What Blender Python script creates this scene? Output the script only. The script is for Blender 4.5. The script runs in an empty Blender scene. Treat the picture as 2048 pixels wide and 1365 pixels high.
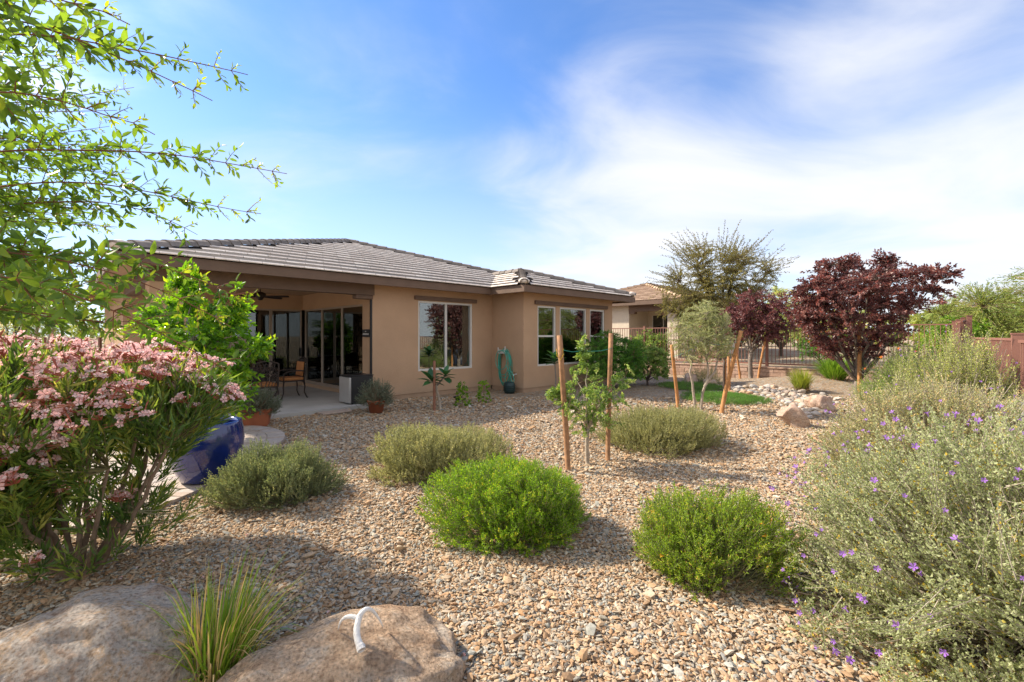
import bpy, math, random
import numpy as np
from mathutils import Vector, Matrix, noise as mnoise

scene = bpy.context.scene
R = math.radians
# ------------------------------------------------------------------ camera
CAM_H, FPX, U0, V0 = 1.56, 910.0, 1024.0, 672.0
cam_d = bpy.data.cameras.new('camera'); cam = bpy.data.objects.new('camera', cam_d)
scene.collection.objects.link(cam); scene.camera = cam
cam.location = (0, 0, CAM_H); cam.rotation_euler = (R(90), 0, 0)
cam_d.sensor_width = 36; cam_d.lens = 36 * FPX / 2048; cam_d.shift_y = -10.5 / 2048
cam_d.clip_start = 0.05; cam_d.clip_end = 2000
# ------------------------------------------------------------------ light
SUN_EL, SUN_H = R(38.5), Vector((-0.945, 0.33)).normalized()
SUN_STR, SKY_STR, EXPOSURE = 2.7, 0.15, 1.72
sd = Vector((SUN_H.x * math.cos(SUN_EL), SUN_H.y * math.cos(SUN_EL), math.sin(SUN_EL)))
sl = bpy.data.lights.new('sun', 'SUN'); sun = bpy.data.objects.new('sun', sl)
scene.collection.objects.link(sun); sun.location = sd * 50
sun.rotation_euler = sd.to_track_quat('Z', 'Y').to_euler()
sl.energy = SUN_STR; sl.angle = R(2.0); sl.color = (1.0, 0.89, 0.73)
world = bpy.data.worlds.new('World'); scene.world = world; world.use_nodes = True
def build_world():
    nt = world.node_tree; N = nt.nodes; L = nt.links; N.clear()
    def nd(t, **k):
        n = N.new(t)
        for a, b in k.items(): setattr(n, a, b)
        return n
    def mth(op, a, b=None, clamp=False):
        n = nd('ShaderNodeMath', operation=op); n.use_clamp = clamp
        for i, x in enumerate((a, b)):
            if x is None: continue
            if isinstance(x, (int, float)): n.inputs[i].default_value = x
            else: L.new(x, n.inputs[i])
        return n.outputs[0]
    out = nd('ShaderNodeOutputWorld'); bg = nd('ShaderNodeBackground')
    sky = nd('ShaderNodeTexSky', sky_type='NISHITA'); sky.sun_disc = False
    sky.sun_elevation = SUN_EL; sky.sun_rotation = math.atan2(SUN_H.x, SUN_H.y)
    sky.altitude = 600; sky.air_density = 1.0; sky.dust_density = 0.6; sky.ozone_density = 2.5
    tc = nd('ShaderNodeTexCoord'); sep = nd('ShaderNodeSeparateXYZ'); L.new(tc.outputs['Generated'], sep.inputs[0])
    den = mth('ADD', mth('MAXIMUM', sep.outputs[2], 0.0), 0.22)
    px_, py_ = mth('DIVIDE', sep.outputs[0], den), mth('DIVIDE', sep.outputs[1], den)
    cmb = nd('ShaderNodeCombineXYZ'); L.new(px_, cmb.inputs[0]); L.new(py_, cmb.inputs[1])
    mp = nd('ShaderNodeMapping'); mp.inputs['Location'].default_value = (0.55, 0.2, 0); mp.inputs['Rotation'].default_value = (0, 0, R(-32)); mp.inputs['Scale'].default_value = (1.0, 1.45, 1)
    L.new(cmb.outputs[0], mp.inputs[0])
    n1 = nd('ShaderNodeTexNoise'); n1.inputs['Scale'].default_value = 1.25; n1.inputs['Detail'].default_value = 9; n1.inputs['Roughness'].default_value = 0.53; n1.inputs['Distortion'].default_value = 0.55
    L.new(mp.outputs[0], n1.inputs['Vector'])
    # big soft banks of cirrus: two in view, the rest of the sky follows a broad noise
    def bank(d, lo, hi):
        dv = Vector(d).normalized(); dp = nd('ShaderNodeVectorMath', operation='DOT_PRODUCT')
        L.new(tc.outputs['Generated'], dp.inputs[0]); dp.inputs[1].default_value = dv
        mr = nd('ShaderNodeMapRange', interpolation_type='SMOOTHSTEP'); L.new(dp.outputs['Value'], mr.inputs[0])
        mr.inputs[1].default_value = lo; mr.inputs[2].default_value = hi; return mr.outputs[0]
    b1 = bank((0.22, 1, 0.28), 0.945, 1.0); b2 = bank((1.15, 1, 0.50), 0.90, 0.995); b3 = bank((0.62, 1, 0.16), 0.90, 1.0); gap = bank((-0.22, 1, 0.62), 0.12, 0.62)
    n2 = nd('ShaderNodeTexNoise'); n2.inputs['Scale'].default_value = 0.35; n2.inputs['Detail'].default_value = 2
    L.new(cmb.outputs[0], n2.inputs['Vector'])
    bsum = mth('ADD', mth('ADD', mth('MULTIPLY', b1, 0.33), mth('MULTIPLY', b2, 0.27)), mth('ADD', mth('MULTIPLY', b3, 0.18), mth('MULTIPLY', n2.outputs[0], 0.10)))
    aur = bank(sd, 0.80, 0.99)
    bsum = mth('ADD', mth('ADD', bsum, mth('MULTIPLY', aur, 0.22)), mth('MULTIPLY', mth('SUBTRACT', 1.0, gap), 0.50))
    cl = mth('ADD', n1.outputs[0], bsum)
    mr = nd('ShaderNodeMapRange', interpolation_type='SMOOTHSTEP'); L.new(cl, mr.inputs[0])
    mr.inputs[1].default_value = 0.50; mr.inputs[2].default_value = 1.14; mr.inputs[4].default_value = 0.90
    hz = nd('ShaderNodeMapRange', interpolation_type='SMOOTHSTEP'); L.new(sep.outputs[2], hz.inputs[0])
    hz.inputs[1].default_value = 0.50; hz.inputs[2].default_value = -0.02; hz.inputs[3].default_value = 0.0; hz.inputs[4].default_value = 0.66
    mx0 = nd('ShaderNodeMix', data_type='RGBA'); L.new(hz.outputs[0], mx0.inputs[0])
    tint = nd('ShaderNodeMix', data_type='RGBA', blend_type='MULTIPLY'); tint.inputs[0].default_value = 1.0
    L.new(sky.outputs[0], tint.inputs[6]); tint.inputs[7].default_value = (0.31, 0.415, 0.54, 1)
    L.new(tint.outputs[2], mx0.inputs[6]); mx0.inputs[7].default_value = (1.9, 2.02, 2.2, 1)
    mx = nd('ShaderNodeMix', data_type='RGBA'); L.new(mr.outputs[0], mx.inputs[0])
    L.new(mx0.outputs[2], mx.inputs[6])
    cb = nd('ShaderNodeMix', data_type='RGBA'); L.new(aur, cb.inputs[0]); cb.inputs[6].default_value = (2.20, 2.20, 2.26, 1); cb.inputs[7].default_value = (7.6, 7.2, 6.5, 1)   # thin cloud glows towards the sun
    L.new(cb.outputs[2], mx.inputs[7])
    L.new(mx.outputs[2], bg.inputs[0]); bg.inputs[1].default_value = SKY_STR
    L.new(bg.outputs[0], out.inputs[0])
build_world()
vs = scene.view_settings
vs.view_transform = 'Standard'; vs.look = 'None'; vs.gamma = 1; vs.use_curve_mapping = False; vs.exposure = EXPOSURE
scene.cycles.max_bounces = 7; scene.cycles.diffuse_bounces = 3; scene.cycles.transmission_bounces = 4; scene.cycles.transparent_max_bounces = 6
scene.render.resolution_x, scene.render.resolution_y = 1024, 682

# ================================================================== helpers
COL = scene.collection
RNG = np.random.default_rng(7)
def at(u, v, Y): return Vector(((u - U0) / FPX * Y, Y, CAM_H - (v - V0) / FPX * Y))
def tag(o, label=None, cat=None, group=None, kind=None):
    if label: o['label'] = label
    if cat: o['category'] = cat
    if group: o['group'] = group
    if kind: o['kind'] = kind
    return o
def empty(name, loc=(0, 0, 0), rz=0, label=None, cat=None, group=None):
    o = bpy.data.objects.new(name, None); COL.objects.link(o); o.location = loc; o.rotation_euler = (0, 0, rz)
    o.empty_display_size = 0.1
    return tag(o, label, cat, group)
def link(name, me, parent=None, mat=None):
    o = bpy.data.objects.new(name, me); COL.objects.link(o)
    if mat is not None and not me.materials: me.materials.append(mat)
    if parent is not None: o.parent = parent
    return o
class Acc:
    """collects vertices and faces (arrays) and links them as one mesh object"""
    def __init__(s): s.v = []; s.f = []; s.cv = []; s.mi = []; s.n = 0
    def add(s, v, f, cv=None, mi=0):
        v = np.asarray(v, float).reshape(-1, 3); f = np.asarray(f, int)
        s.v.append(v); s.f.append((f + s.n, mi)); s.n += len(v)
        s.cv.append(np.full(len(v), 0.5) if cv is None else np.broadcast_to(np.asarray(cv, float), (len(v),)))
        return s
    def box(s, x0, x1, y0, y1, z0, z1, mi=0, cv=None):
        v = [(x, y, z) for z in (z0, z1) for y in (y0, y1) for x in (x0, x1)]
        return s.add(v, [(0, 2, 3, 1), (4, 5, 7, 6), (0, 1, 5, 4), (2, 6, 7, 3), (0, 4, 6, 2), (1, 3, 7, 5)], cv, mi)
    def tube(s, pts, rad, n=8, mi=0, cap=True, cv=None):
        pts = np.asarray(pts, float); m = len(pts); rad = np.broadcast_to(np.asarray(rad, float), (m,))
        d = np.gradient(pts, axis=0); d /= np.linalg.norm(d, axis=1, keepdims=True) + 1e-9
        ref = np.array([0, 0, 1.0]) if abs(d[:, 2]).mean() < 0.85 else np.array([1.0, 0, 0])
        e1 = np.cross(d, ref); e1 /= np.linalg.norm(e1, axis=1, keepdims=True) + 1e-9; e2 = np.cross(d, e1)
        a = np.arange(n) * 2 * math.pi / n
        ring = pts[:, None] + rad[:, None, None] * (np.cos(a)[None, :, None] * e1[:, None] + np.sin(a)[None, :, None] * e2[:, None])
        i = np.arange(m - 1)[:, None] * n; j = np.arange(n)[None]; k = (j + 1) % n
        f = np.stack([i + j, i + k, i + n + k, i + n + j], -1).reshape(-1, 4)
        s.add(ring.reshape(-1, 3), f, cv, mi)
        if cap:
            b = s.n - m * n
            for st in (0, (m - 1) * n):
                c = pts[0] if st == 0 else pts[-1]
                idx = s.n; s.v.append(c[None]); s.cv.append(np.array([0.5])); s.n += 1
                tri = np.stack([np.full(n, idx), b + st + np.arange(n), b + st + (np.arange(n) + 1) % n], -1)
                s.f.append((tri, mi))
        return s
    def lathe(s, prof, n=24, c=(0, 0, 0), mi=0, sq=0):
        prof = np.asarray(prof, float); m = len(prof); a = np.arange(n) * 2 * math.pi / n
        v = np.stack([prof[:, 0:1] * np.cos(a)[None] + c[0], prof[:, 0:1] * np.sin(a)[None] + c[1], np.repeat(prof[:, 1:2], n, 1) + c[2]], -1)
        i = np.arange(m - 1)[:, None] * n; j = np.arange(n)[None]; k = (j + 1) % n
        return s.add(v.reshape(-1, 3), np.stack([i + j, i + k, i + n + k, i + n + j], -1).reshape(-1, 4), None, mi)
    def mesh(s, name, mats, smooth=False):
        me = bpy.data.meshes.new(name)
        if not isinstance(mats, (list, tuple)): mats = [mats]
        for m in mats: me.materials.append(m)
        V = np.concatenate(s.v) if s.v else np.zeros((0, 3))
        loops, starts, mis = [], [], []; tot = 0
        for f, mi in s.f:
            if len(f) == 0: continue
            k = f.shape[1]; loops.append(f.ravel()); starts.append(tot + np.arange(len(f)) * k); tot += f.size
            mis.append(np.full(len(f), mi))
        me.vertices.add(len(V)); me.vertices.foreach_set('co', V.ravel().astype(np.float32))
        if loops:
            lp = np.concatenate(loops).astype(np.int32); st = np.concatenate(starts).astype(np.int32)
            me.loops.add(len(lp)); me.loops.foreach_set('vertex_index', lp)
            me.polygons.add(len(st)); me.polygons.foreach_set('loop_start', st)
            me.polygons.foreach_set('material_index', np.concatenate(mis).astype(np.int32))
            me.polygons.foreach_set('use_smooth', np.full(len(st), bool(smooth)))
        at_ = me.attributes.new('cv', 'FLOAT', 'POINT'); at_.data.foreach_set('value', np.concatenate(s.cv).astype(np.float32))
        me.update(calc_edges=True); return me
    def build(s, name, mats, parent=None, smooth=False):
        return link(name, s.mesh(name, mats, smooth), parent)
def bevel(o, w=0.006, seg=2):
    m = o.modifiers.new('bevel', 'BEVEL'); m.width = w; m.segments = seg; m.limit_method = 'ANGLE'; return o
# ------------------------------------------------------------------ materials
def new_mat(name):
    m = bpy.data.materials.new(name); m.use_nodes = True; nt = m.node_tree; nt.nodes.clear()
    return m, nt, nt.nodes, nt.links
def ramp(N, cols):
    r = N.new('ShaderNodeValToRGB'); e = r.color_ramp.elements
    while len(e) < len(cols): e.new(0.5)
    for i, c in enumerate(cols):
        p, c = c if isinstance(c[1], (tuple, list)) else (i / max(1, len(cols) - 1), c)
        e[i].position = p; e[i].color = (*c, 1)
    return r
def mat_basic(name, col, rough=0.6, metal=0.0, var=0.12, nscale=8.0, bump=0.0, bscale=60.0, spec=0.4, coat=0.0):
    m, nt, N, L = new_mat(name)
    o = N.new('ShaderNodeOutputMaterial'); p = N.new('ShaderNodeBsdfPrincipled'); L.new(p.outputs[0], o.inputs[0])
    tc = N.new('ShaderNodeTexCoord'); n = N.new('ShaderNodeTexNoise'); n.inputs['Scale'].default_value = nscale; n.inputs['Detail'].default_value = 5
    L.new(tc.outputs['Object'], n.inputs['Vector'])
    a = tuple(max(0, c * (1 - var)) for c in col); b = tuple(min(1, c * (1 + var)) for c in col)
    r = ramp(N, [(0.3, a), (0.7, b)]); L.new(n.outputs[0], r.inputs[0]); L.new(r.outputs[0], p.inputs['Base Color'])
    p.inputs['Roughness'].default_value = rough; p.inputs['Metallic'].default_value = metal
    p.inputs['Specular IOR Level'].default_value = spec; p.inputs['Coat Weight'].default_value = coat
    if bump > 0:
        n2 = N.new('ShaderNodeTexNoise'); n2.inputs['Scale'].default_value = bscale; n2.inputs['Detail'].default_value = 4
        L.new(tc.outputs['Object'], n2.inputs['Vector'])
        bp = N.new('ShaderNodeBump'); bp.inputs['Strength'].default_value = bump; bp.inputs['Distance'].default_value = 0.01
        L.new(n2.outputs[0], bp.inputs['Height']); L.new(bp.outputs[0], p.inputs['Normal'])
    return m
def mat_leaf(name, cols, transl=0.35, rough=0.5, tcol=None, source='attr', spec=0.35):
    m, nt, N, L = new_mat(name)
    o = N.new('ShaderNodeOutputMaterial'); mx = N.new('ShaderNodeMixShader'); L.new(mx.outputs[0], o.inputs[0])
    p = N.new('ShaderNodeBsdfPrincipled'); t = N.new('ShaderNodeBsdfTranslucent')
    if source == 'attr':
        a = N.new('ShaderNodeAttribute'); a.attribute_name = 'cv'; fac = a.outputs['Fac']
    else:
        a = N.new('ShaderNodeObjectInfo'); fac = a.outputs['Random']
    r = ramp(N, cols); L.new(fac, r.inputs[0]); L.new(r.outputs[0], p.inputs['Base Color'])
    g = N.new('ShaderNodeMix'); g.data_type = 'RGBA'; g.blend_type = 'MULTIPLY'; g.inputs[0].default_value = 1
    L.new(r.outputs[0], g.inputs[6]); g.inputs[7].default_value = (*(tcol or (1.7, 1.5, 0.7)), 1)
    L.new(g.outputs[2], t.inputs[0])
    p.inputs['Roughness'].default_value = rough; p.inputs['Specular IOR Level'].default_value = spec
    mx.inputs[0].default_value = transl; L.new(p.outputs[0], mx.inputs[1]); L.new(t.outputs[0], mx.inputs[2])
    return m
STONE_COLS = [(0.0, (0.224, 0.147, 0.091)), (0.14, (0.385, 0.25, 0.144)), (0.3, (0.502, 0.359, 0.224)), (0.45, (0.374, 0.315, 0.24)), (0.58, (0.288, 0.299, 0.272)), (0.68, (0.535, 0.418, 0.288)), (0.8, (0.428, 0.245, 0.123)), (0.9, (0.609, 0.522, 0.405)), (1.0, (0.406, 0.401, 0.362))]
def mat_stone_inst(name):
    m, nt, N, L = new_mat(name)
    o = N.new('ShaderNodeOutputMaterial'); p = N.new('ShaderNodeBsdfPrincipled'); L.new(p.outputs[0], o.inputs[0])
    oi = N.new('ShaderNodeObjectInfo'); r = ramp(N, STONE_COLS); L.new(oi.outputs['Random'], r.inputs[0])
    tc = N.new('ShaderNodeTexCoord'); n = N.new('ShaderNodeTexNoise'); n.inputs['Scale'].default_value = 3.0; n.inputs['Detail'].default_value = 4
    L.new(tc.outputs['Object'], n.inputs['Vector'])
    r2 = ramp(N, [(0.25, (0.72, 0.70, 0.68)), (0.75, (1.15, 1.12, 1.08))]); L.new(n.outputs[0], r2.inputs[0])
    g = N.new('ShaderNodeMix'); g.data_type = 'RGBA'; g.blend_type = 'MULTIPLY'; g.inputs[0].default_value = 1
    L.new(r.outputs[0], g.inputs[6]); L.new(r2.outputs[0], g.inputs[7]); L.new(g.outputs[2], p.inputs['Base Color'])
    p.inputs['Roughness'].default_value = 0.85; p.inputs['Specular IOR Level'].default_value = 0.2
    return m
def mat_gravel_sheet(name, scale=30.0):
    m, nt, N, L = new_mat(name)
    o = N.new('ShaderNodeOutputMaterial'); p = N.new('ShaderNodeBsdfPrincipled'); L.new(p.outputs[0], o.inputs[0])
    g = N.new('ShaderNodeNewGeometry'); v = N.new('ShaderNodeTexVoronoi'); v.inputs['Scale'].default_value = scale; v.inputs['Randomness'].default_value = 1
    L.new(g.outputs['Position'], v.inputs['Vector'])
    sp = N.new('ShaderNodeSeparateXYZ'); L.new(v.outputs['Color'], sp.inputs[0])
    r = ramp(N, STONE_COLS); L.new(sp.outputs[0], r.inputs[0])
    n = N.new('ShaderNodeTexNoise'); n.inputs['Scale'].default_value = 0.6; n.inputs['Detail'].default_value = 4; L.new(g.outputs['Position'], n.inputs['Vector'])
    r2 = ramp(N, [(0.3, (0.78, 0.76, 0.74)), (0.7, (1.1, 1.1, 1.1))]); L.new(n.outputs[0], r2.inputs[0])
    mu = N.new('ShaderNodeMix'); mu.data_type = 'RGBA'; mu.blend_type = 'MULTIPLY'; mu.inputs[0].default_value = 1
    L.new(r.outputs[0], mu.inputs[6]); L.new(r2.outputs[0], mu.inputs[7]); L.new(mu.outputs[2], p.inputs['Base Color'])
    v2 = N.new('ShaderNodeTexVoronoi'); v2.feature = 'DISTANCE_TO_EDGE'; v2.inputs['Scale'].default_value = scale; L.new(g.outputs['Position'], v2.inputs['Vector'])
    mr = N.new('ShaderNodeMapRange'); mr.inputs[2].default_value = 0.25; L.new(v2.outputs[0], mr.inputs[0])
    ad = N.new('ShaderNodeMath'); ad.operation = 'MULTIPLY_ADD'; L.new(sp.outputs[1], ad.inputs[0]); ad.inputs[1].default_value = 0.6; L.new(mr.outputs[0], ad.inputs[2])
    b = N.new('ShaderNodeBump'); b.inputs['Strength'].default_value = 0.9; b.inputs['Distance'].default_value = 0.02
    L.new(ad.outputs[0], b.inputs['Height']); L.new(b.outputs[0], p.inputs['Normal'])
    p.inputs['Roughness'].default_value = 0.9; p.inputs['Specular IOR Level'].default_value = 0.15
    return m
def mat_rock(name, cols, scale=6.0, bump=0.5):
    m, nt, N, L = new_mat(name)
    o = N.new('ShaderNodeOutputMaterial'); p = N.new('ShaderNodeBsdfPrincipled'); L.new(p.outputs[0], o.inputs[0])
    tc = N.new('ShaderNodeTexCoord')
    n = N.new('ShaderNodeTexNoise'); n.inputs['Scale'].default_value = scale; n.inputs['Detail'].default_value = 9; n.inputs['Roughness'].default_value = 0.68; n.inputs['Distortion'].default_value = 0.4
    L.new(tc.outputs['Object'], n.inputs['Vector']); r = ramp(N, cols); L.new(n.outputs[0], r.inputs[0])
    n3 = N.new('ShaderNodeTexNoise'); n3.inputs['Scale'].default_value = 70; n3.inputs['Detail'].default_value = 5; L.new(tc.outputs['Object'], n3.inputs['Vector'])
    r3 = ramp(N, [(0.36, (0.62, 0.59, 0.56)), (0.47, (0.95, 0.95, 0.95)), (0.55, (1, 1, 1)), (0.66, (1.28, 1.26, 1.23))]); L.new(n3.outputs[0], r3.inputs[0])
    mu = N.new('ShaderNodeMix'); mu.data_type = 'RGBA'; mu.blend_type = 'MULTIPLY'; mu.inputs[0].default_value = 1
    L.new(r.outputs[0], mu.inputs[6]); L.new(r3.outputs[0], mu.inputs[7]); L.new(mu.outputs[2], p.inputs['Base Color'])
    n2 = N.new('ShaderNodeTexNoise'); n2.inputs['Scale'].default_value = 38; n2.inputs['Detail'].default_value = 10; n2.inputs['Roughness'].default_value = 0.7
    L.new(tc.outputs['Object'], n2.inputs['Vector'])
    b = N.new('ShaderNodeBump'); b.inputs['Strength'].default_value = bump; b.inputs['Distance'].default_value = 0.05
    L.new(n2.outputs[0], b.inputs['Height']); L.new(b.outputs[0], p.inputs['Normal'])
    p.inputs['Roughness'].default_value = 0.85; p.inputs['Specular IOR Level'].default_value = 0.25
    return m
def mat_glass(name, tint=(0.55, 0.58, 0.58), boost=0.10):
    m, nt, N, L = new_mat(name)
    o = N.new('ShaderNodeOutputMaterial'); mx = N.new('ShaderNodeMixShader'); L.new(mx.outputs[0], o.inputs[0])
    t = N.new('ShaderNodeBsdfTransparent'); t.inputs[0].default_value = (*tint, 1)
    g = N.new('ShaderNodeBsdfGlossy'); g.inputs['Roughness'].default_value = 0.01; g.inputs[0].default_value = (0.9, 0.95, 0.95, 1)
    f = N.new('ShaderNodeFresnel'); f.inputs[0].default_value = 1.55
    a = N.new('ShaderNodeMath'); a.operation = 'MULTIPLY_ADD'; a.use_clamp = True; L.new(f.outputs[0], a.inputs[0]); a.inputs[1].default_value = 1.6; a.inputs[2].default_value = boost
    L.new(a.outputs[0], mx.inputs[0]); L.new(t.outputs[0], mx.inputs[1]); L.new(g.outputs[0], mx.inputs[2])
    return m
def mat_objrand(name, cols, rough=0.8, bump=0.3, bscale=40.0, nv=0.15, spec=0.25):
    m, nt, N, L = new_mat(name)
    o = N.new('ShaderNodeOutputMaterial'); p = N.new('ShaderNodeBsdfPrincipled'); L.new(p.outputs[0], o.inputs[0])
    oi = N.new('ShaderNodeObjectInfo'); r = ramp(N, cols)
    at_ = N.new('ShaderNodeAttribute'); at_.attribute_name = 'cv'      # 0.5 on single pieces, random on joined ones
    s1 = N.new('ShaderNodeMath'); s1.operation = 'ADD'; L.new(oi.outputs['Random'], s1.inputs[0]); L.new(at_.outputs['Fac'], s1.inputs[1])
    s2 = N.new('ShaderNodeMath'); s2.operation = 'FRACT'; L.new(s1.outputs[0], s2.inputs[0]); L.new(s2.outputs[0], r.inputs[0])
    g = N.new('ShaderNodeNewGeometry'); n = N.new('ShaderNodeTexNoise'); n.inputs['Scale'].default_value = bscale * 0.3; n.inputs['Detail'].default_value = 6
    L.new(g.outputs['Position'], n.inputs['Vector'])
    r2 = ramp(N, [(0.3, (1 - nv,) * 3), (0.7, (1 + nv,) * 3)]); L.new(n.outputs[0], r2.inputs[0])
    mu = N.new('ShaderNodeMix'); mu.data_type = 'RGBA'; mu.blend_type = 'MULTIPLY'; mu.inputs[0].default_value = 1
    L.new(r.outputs[0], mu.inputs[6]); L.new(r2.outputs[0], mu.inputs[7]); L.new(mu.outputs[2], p.inputs['Base Color'])
    n2 = N.new('ShaderNodeTexNoise'); n2.inputs['Scale'].default_value = bscale; n2.inputs['Detail'].default_value = 5; L.new(g.outputs['Position'], n2.inputs['Vector'])
    b = N.new('ShaderNodeBump'); b.inputs['Strength'].default_value = bump; b.inputs['Distance'].default_value = 0.01; L.new(n2.outputs[0], b.inputs['Height']); L.new(b.outputs[0], p.inputs['Normal'])
    p.inputs['Roughness'].default_value = rough; p.inputs['Specular IOR Level'].default_value = spec
    return m
M = {}
def mat_stucco(name, col):
    m, nt, N, L = new_mat(name)
    o = N.new('ShaderNodeOutputMaterial'); q = N.new('ShaderNodeBsdfPrincipled'); L.new(q.outputs[0], o.inputs[0])
    g = N.new('ShaderNodeNewGeometry'); n1 = N.new('ShaderNodeTexNoise'); n1.inputs['Scale'].default_value = 1.1; n1.inputs['Detail'].default_value = 6; n1.inputs['Roughness'].default_value = 0.62; L.new(g.outputs['Position'], n1.inputs['Vector'])
    r1 = ramp(N, [(0.3, tuple(c * 0.90 for c in col)), (0.7, tuple(c * 1.07 for c in col))]); L.new(n1.outputs[0], r1.inputs[0])
    sp = N.new('ShaderNodeSeparateXYZ'); L.new(g.outputs['Position'], sp.inputs[0]); n2 = N.new('ShaderNodeTexNoise'); n2.inputs['Scale'].default_value = 3.5; n2.inputs['Detail'].default_value = 5; L.new(g.outputs['Position'], n2.inputs['Vector'])
    ad = N.new('ShaderNodeMath'); ad.operation = 'MULTIPLY_ADD'; L.new(n2.outputs[0], ad.inputs[0]); ad.inputs[1].default_value = -0.5; L.new(sp.outputs[2], ad.inputs[2])
    mr = N.new('ShaderNodeMapRange'); L.new(ad.outputs[0], mr.inputs[0]); mr.inputs[1].default_value = 0.22; mr.inputs[2].default_value = -0.15; mr.inputs[3].default_value = 0.0; mr.inputs[4].default_value = 0.5
    mx = N.new('ShaderNodeMix'); mx.data_type = 'RGBA'; L.new(mr.outputs[0], mx.inputs[0]); L.new(r1.outputs[0], mx.inputs[6]); mx.inputs[7].default_value = (0.40, 0.30, 0.215, 1); L.new(mx.outputs[2], q.inputs['Base Color'])
    n3 = N.new('ShaderNodeTexNoise'); n3.inputs['Scale'].default_value = 55; n3.inputs['Detail'].default_value = 6; L.new(g.outputs['Position'], n3.inputs['Vector'])
    b = N.new('ShaderNodeBump'); b.inputs['Strength'].default_value = 0.5; b.inputs['Distance'].default_value = 0.012; L.new(n3.outputs[0], b.inputs['Height']); L.new(b.outputs[0], q.inputs['Normal'])
    q.inputs['Roughness'].default_value = 0.92; q.inputs['Specular IOR Level'].default_value = 0.15
    return m
M['stucco'] = mat_stucco('stucco_tan', (0.48, 0.315, 0.20))
M['foundation'] = mat_basic('stucco_base', (0.38, 0.26, 0.175), 0.9, var=0.1, nscale=3, bump=0.3, bscale=60, spec=0.15)
M['trim'] = mat_basic('brown_trim', (0.145, 0.092, 0.064), 0.7, var=0.10, nscale=4, bump=0.15, bscale=30)
M['soffit'] = mat_basic('soffit_paint', (0.40, 0.26, 0.165), 0.85, var=0.04, bump=0.15, bscale=80)
M['tile'] = mat_objrand('roof_tile_face', [(0.0, (0.036, 0.031, 0.027)), (0.35, (0.060, 0.047, 0.037)), (0.65, (0.050, 0.044, 0.040)), (1.0, (0.082, 0.062, 0.047))], 0.85, 0.3, 30, 0.15)
M['tile_edge'] = mat_objrand('roof_tile_edge', [(0.0, (0.62, 0.53, 0.46)), (1.0, (0.78, 0.70, 0.62))], 0.85, 0.3, 30, 0.15)
M['cap'] = mat_objrand('roof_cap_tile', [(0.0, (0.20, 0.175, 0.155)), (1.0, (0.29, 0.25, 0.22))], 0.85, 0.3, 30, 0.15)
M['deck'] = mat_basic('roof_underlay', (0.055, 0.046, 0.039), 0.9)
M['frame'] = mat_basic('window_frame', (0.62, 0.60, 0.56), 0.5, var=0.04)
M['frame_tan'] = mat_basic('door_frame', (0.36, 0.29, 0.23), 0.5, var=0.04)
M['glass'] = mat_glass('window_glass')
M['glass_dark'] = mat_glass('door_glass', (0.28, 0.30, 0.29), 0.05)
M['screen'] = mat_basic('insect_screen', (0.05, 0.048, 0.045), 0.9)
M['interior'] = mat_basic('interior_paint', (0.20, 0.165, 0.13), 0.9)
M['curtain'] = mat_basic('curtain', (0.10, 0.07, 0.05), 0.9, var=0.2, nscale=5)
M['concrete'] = mat_basic('concrete_slab', (0.40, 0.385, 0.36), 0.85, var=0.10, nscale=2.2, bump=0.2, bscale=50)
M['paver'] = mat_objrand('paver_face', [(0.0, (0.40, 0.31, 0.25)), (0.35, (0.47, 0.385, 0.325)), (0.7, (0.43, 0.37, 0.335)), (1.0, (0.53, 0.44, 0.37))], 0.9, 0.4, 60, 0.15)
M['sand'] = mat_basic('joint_sand', (0.36, 0.29, 0.235), 0.95, bump=0.3)
M['gravel'] = mat_gravel_sheet('gravel_sheet')
M['stone'] = mat_stone_inst('gravel_stone')
M['rock'] = mat_rock('boulder_granite', [(0.28, (0.32, 0.19, 0.115)), (0.42, (0.52, 0.35, 0.225)), (0.52, (0.62, 0.45, 0.31)), (0.62, (0.58, 0.48, 0.38)), (0.74, (0.74, 0.63, 0.50))], 7.0, 1.0)
M['rock_grey'] = mat_rock('boulder_grey_granite', [(0.28, (0.34, 0.20, 0.12)), (0.40, (0.54, 0.40, 0.30)), (0.48, (0.60, 0.53, 0.46)), (0.58, (0.60, 0.42, 0.27)), (0.66, (0.72, 0.67, 0.61))], 7.5, 1.0)
M['rock_pink'] = mat_rock('boulder_pink', [(0.28, (0.30, 0.17, 0.12)), (0.45, (0.45, 0.31, 0.235)), (0.6, (0.50, 0.38, 0.30)), (0.75, (0.62, 0.53, 0.46))], 5.0)
M['cobble'] = mat_objrand('cobble_stone', [(0.0, (0.42, 0.33, 0.24)), (0.3, (0.36, 0.35, 0.33)), (0.55, (0.50, 0.43, 0.36)), (0.8, (0.42, 0.25, 0.14)), (1.0, (0.52, 0.50, 0.47))], 0.85, 0.3, 40, 0.15)
M['block'] = mat_objrand('wall_block', [(0.0, (0.33, 0.215, 0.16)), (0.5, (0.40, 0.27, 0.205)), (1.0, (0.45, 0.32, 0.25))], 0.95, 0.8, 45, 0.2)
M['mortar'] = mat_basic('block_back', (0.14, 0.10, 0.08), 0.95)
M['fence'] = mat_basic('fence_paint', (0.25, 0.115, 0.085), 0.6, var=0.08, nscale=6)
M['graywall'] = mat_basic('grey_block', (0.30, 0.31, 0.33), 0.9, bump=0.3)
M['stake'] = mat_basic('stake_wood', (0.40, 0.185, 0.065), 0.75, var=0.28, nscale=14, bump=0.3, bscale=50)
M['stake_old'] = mat_basic('weathered_stake_wood', (0.30, 0.155, 0.075), 0.8, var=0.3, nscale=14, bump=0.3, bscale=50)
M['tie'] = mat_basic('tie_green', (0.03, 0.27, 0.20), 0.5)
M['tie_yellow'] = mat_basic('tie_yellow', (0.62, 0.36, 0.03), 0.6)
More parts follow.
